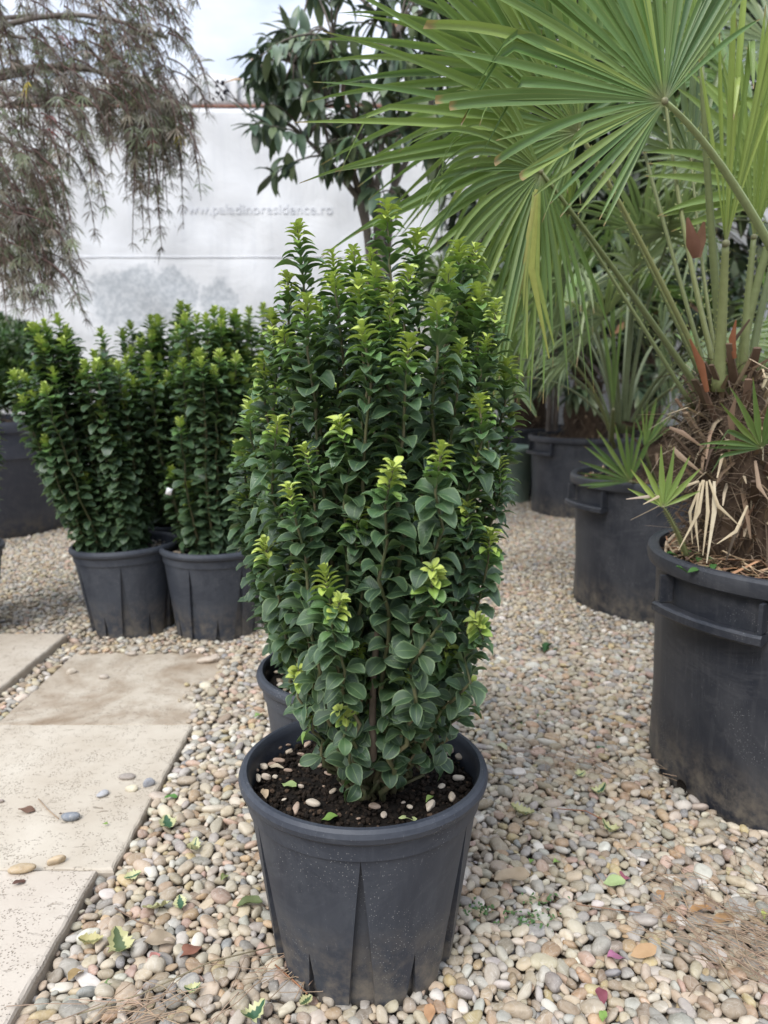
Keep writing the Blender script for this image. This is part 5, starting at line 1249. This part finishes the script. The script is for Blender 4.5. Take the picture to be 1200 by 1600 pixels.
for a in [(188, 1484, 60, 2.2, 'holly', (.15, .2, 0), 'curled dark holly leaf with cream spiny margin near the nearest slab', HG), (142, 1474, 44, .1, 'holly', (.4, .6, 0), 'yellowed narrow holly leaf left of the curled dark one', HG),
          (262, 1290, 40, 2.0, 'holly', (0, .1, 0), 'blue green holly leaf with pale margin below the slab corner', HG), (302, 1328, 32, 1.5, 'holly', (0, .8, 0), 'pale green holly leaf in the gravel left of the front pot', HG),
          (208, 1371, 30, .4, 'holly', (0, .7, 0), 'pale holly leaf right of the joint of the nearest slabs', HG), (245, 1421, 50, .5, 'holly', (.05, .9, 0), 'large whitish green spiny leaf among pebbles', HG), (282, 1414, 32, 1.9, 'holly', (0, .15, 0), 'vivid green holly leaf touching the whitish one', HG),
          (390, 1413, 48, .1, 'leaf', (.14, .18, .06), 'half brown half green leaf tucked beside the front pot', 'fallen leaves on the gravel'), (250, 1472, 58, .4, 'broad', (.46, .36, .24), 'broad pale tan dead leaf on the gravel', 'fallen leaves on the gravel'),
          (298, 1485, 48, .9, 'broad', (.30, .12, .07), 'crumpled red brown leaf on the gravel left of the front pot', 'fallen leaves on the gravel'), (242, 1500, 26, 1.1, 'broad', (.62, .26, .22), 'small salmon pink petal on the gravel', 'fallen petals'),
          (302, 1548, 30, .2, 'holly', (0, .6, 0), 'small cream edged holly leaf at the bottom, left of the front pot', HG), (395, 1590, 50, .7, 'holly', (0, .2, 0), 'dark holly leaf cut by the bottom picture edge', HG), (478, 1566, 30, .9, 'holly', (.1, .4, 0), 'holly leaf at the foot of the front pot', HG),
          (118, 1524, 34, 1.2, 'broad', (.44, .30, .12), 'ochre curled leaf among pebbles by the nearest slab', 'fallen leaves on the gravel'), (172, 1535, 24, .5, 'leaf', (.16, .26, .08), 'tiny green sprig below the curled dark holly leaf', 'fallen leaves on the gravel'),
          (404, 1118, 22, 1.1, 'leaf', (.26, .42, .12), 'light green leaf on the gravel beside the pot behind', 'fallen leaves on the gravel'), (268, 1246, 24, .5, 'leaf', (.12, .3, .06), 'green leaf lying in the slab corner gap', 'fallen leaves on the gravel'),
          (350, 1371, 24, 1.3, 'leaf', (.3, .36, .12), 'yellow green leaf left of the front pot rim', 'fallen leaves on the gravel'),
          (935, 1240, 32, .3, 'holly', (0, .3, 0), 'dark centred holly leaf in the middle of the right gravel', HG), (906, 1212, 24, .6, 'holly', (0, .8, 0), 'pale small holly leaf upper of the pair on the right gravel', HG), (960, 1380, 42, .1, 'leaf', (.42, .55, .22), 'lime green leaf beside a pink petal', 'fallen leaves on the gravel'),
          (976, 1370, 26, .9, 'broad', (.42, .12, .17), 'crimson petal partly under the lime green leaf', 'fallen petals'), (962, 1496, 38, .4, 'broad', (.50, .17, .31), 'bright magenta petal on large pebbles', 'fallen petals'), (955, 1300, 36, -.6, 'holly', (.1, .5, 0), 'narrow green and cream leaf right of the pot', HG),
          (815, 1272, 42, -.3, 'holly', (.2, .7, 0), 'pale twisted leaf just right of the front pot', HG), (784, 1168, 26, -.9, 'leaf', (.5, .5, .3), 'cream leaf on the gravel behind the front pot at its right', 'fallen leaves on the gravel'), (938, 1168, 18, .4, 'leaf', (.1, .2, .1), 'small dark green leaf near the middle of the right gravel', 'fallen leaves on the gravel'),
          (940, 1556, 40, 1.5, 'leaf', (.28, .07, .10), 'dark maroon curled leaf at the bottom right', 'fallen leaves on the gravel'), (942, 1590, 28, 1.2, 'leaf', (.25, .42, .08), 'bright green leaf at the bottom edge right of centre', 'fallen leaves on the gravel'),
          (1094, 1422, 44, .1, 'leaf', (.50, .27, .10), 'orange tan leaf strip in the pine needles', 'fallen leaves on the gravel'), (1130, 1436, 44, .2, 'leaf', (.48, .28, .12), 'second orange tan leaf strip right beside the first', 'fallen leaves on the gravel'), (1032, 1397, 26, 1.5, 'leaf', (.46, .25, .1), 'upright orange leaf scrap on the right gravel', 'fallen leaves on the gravel'),
          (1197, 1430, 30, .9, 'leaf', (.55, .6, .12), 'yellow green leaf cut by the right picture edge', 'fallen leaves on the gravel'), (1049, 1440, 20, .4, 'broad', (.40, .2, .08), 'rusty round leaf scrap left of the needles', 'fallen leaves on the gravel'), (870, 1346, 20, .7, 'leaf', (.3, .5, .1), 'small bright leaf right of the front pot', 'fallen leaves on the gravel'),
          (830, 1345, 16, 1.2, 'leaf', (.2, .4, .06), 'tiny bright green leaf next to the pot wall', 'fallen leaves on the gravel'), (906, 1520, 14, .5, 'broad', (.5, .25, .08), 'tiny orange scrap near the magenta petal', 'fallen leaves on the gravel'), (800, 1375, 62, -.05, 'leaf', (.52, .40, .26), 'long pale wood chip right of the front pot', 'wood chips on the gravel'),
          (671, 1585, 40, 1.45, 'leaf', (.55, .30, .14), 'orange wood chip standing below the front pot', 'wood chips on the gravel'), (1005, 1490, 50, .25, 'leaf', (.52, .32, .15), 'thin orange chip right of the magenta petal', 'wood chips on the gravel')]:
    litter(*a[:7], group=a[7])
SG = 'leaves dropped on the soil of the front pot'
for a in [(515, 1280, 30, .2, 'broad', (.20, .36, .06), 'round green leaf against the front rim of the pot'), (452, 1228, 34, -.6, 'leaf', (.34, .46, .16), 'pale green split leaf on the soil, left side'), (414, 1242, 26, 1.9, 'leaf', (.56, .42, .26), 'papery tan husk at the left inside of the pot'),
          (638, 1278, 34, .1, 'leaf', (.50, .58, .24), 'yellowish leaf scrap on the soil near the front rim'), (672, 1250, 24, .9, 'leaf', (.30, .46, .10), 'light green leaf on the soil at the right'), (430, 1200, 30, -.2, 'leaf', (.60, .50, .34), 'cream husk beside stones in the pot'), (575, 1238, 26, .3, 'broad', (.28, .42, .08), 'small leaf at the foot of the woody stem')]:
    litter(*a, group=SG, z=SOILZ + .006)
# green clump, weeds, sticks, needles
t = empty('leaf_clump', G(848, 1022, 0), 'small dark green leafy clump alone on the gravel right of the front shrub', 'leaf clump'); r = random.Random(9)
for k in range(9):
    m = frame(Vector((r.gauss(0, 1), r.gauss(0, 1), r.uniform(.1, 1))), Vector((r.gauss(0, .5), r.gauss(0, .5), 1)), Vector((r.gauss(0, .008), r.gauss(0, .008), .008)), r.uniform(.022, .034)); mb = MB(); v, f, u = EUO_LO[k % 6]; mb.add([m @ Vector(c) for c in v], f, u, (.035, .10, .03)); mb.build('leaf', M['litter'], t)
wm = MB()
for (cx, cy, sp_, n_) in ((750, 1425, 14, 40), (815, 1438, 22, 60), (845, 1412, 14, 30), (795, 1135, 10, 14), (852, 1120, 10, 12), (110, 905, 30, 120), (60, 890, 30, 80), (75, 930, 20, 50), (20, 850, 20, 40)):
    for _ in range(n_):
        p = G(cx + r.gauss(0, sp_), cy + r.gauss(0, sp_ * .4), .006); v, f, u = EUO_LO[r.randrange(6)]; m = frame(Vector((r.gauss(0, 1), r.gauss(0, 1), .7)), Vector((0, 0, 1)), p + Vector((0, 0, r.uniform(0, .008))), r.uniform(.004, .008)); wm.add([m @ Vector(c) for c in v], f, u, (.10, .19, .07))
o = wm.build('weeds', M['litter']); prep(o, 'tiny pale green seedlings scattered between pebbles', 'weeds', kind='stuff')
def stick(pxs, rad, col, label, g_='thin twigs on the gravel'):
    mb = MB(); pts = [G(x, y, .014) + Vector((0, 0, random.Random(x).uniform(0, .008))) for x, y in pxs]; p0 = pts[0].copy()
    tube(mb, [p - p0 for p in pts], rad, 5); me = mb.mesh('twig'); me.attributes.remove(me.attributes['tint']); o = link('twig', me, M['colour'], None, p0); o.color = (*col, 1); prep(o, label, 'twig', g_)
stick([(430, 1510), (462, 1540), (480, 1556)], .0012, (.35, .17, .09), 'red brown twig at the left foot of the front pot')
stick([(120, 1590), (220, 1560), (330, 1510), (430, 1480)], .0010, (.26, .22, .14), 'long thin grass stem lying left of the front pot')
stick([(180, 1420), (215, 1440), (238, 1452)], .0012, (.20, .14, .10), 'dark arched twig above the broad tan leaf')
stick([(60, 1250), (75, 1268), (92, 1282)], .0011, (.38, .28, .19), 'curved tan tendril on the second slab', 'thin twigs on the slabs')
stick([(900, 1420), (960, 1424), (1000, 1432)], .0009, (.30, .18, .12), 'fine reddish needle in the middle right gravel')
stick([(870, 1265), (915, 1268), (945, 1285)], .0010, (.35, .15, .08), 'thin red brown twig right of the front pot')
nm = MB(); r = random.Random(14)
for (cx, cy, sx, sy, n_) in ((1175, 1485, 46, 26, 80), (1070, 1385, 60, 50, 34), (970, 1200, 70, 12, 22), (1120, 1440, 70, 30, 36), (470, 1520, 50, 16, 26), (880, 1190, 40, 20, 20), (240, 1580, 60, 14, 30)):
    for _ in range(n_):
        p = G(cx + r.gauss(0, sx), cy + r.gauss(0, sy), .016); a = r.gauss(-.75, .55) if cx > 800 else r.gauss(.5, .5); L = r.uniform(.04, .11); d = Vector((math.cos(a), math.sin(a), 0)); s_ = Vector((-d.y, d.x, 0)) * L * r.gauss(0, .12)
        tube(nm, [p - d * L / 2 + Vector((0, 0, r.uniform(0, .008))), p + s_ + Vector((0, 0, .005)), p + d * L / 2 + Vector((0, 0, r.uniform(0, .004)))], .0007, 3, sh(r, .6, 1.2, (.40, .29, .20)), cap=False)
o = nm.build('pine_needles', M['colour']); prep(o, 'brown pine needles strewn over the pebbles at the lower right', 'needles', kind='stuff')
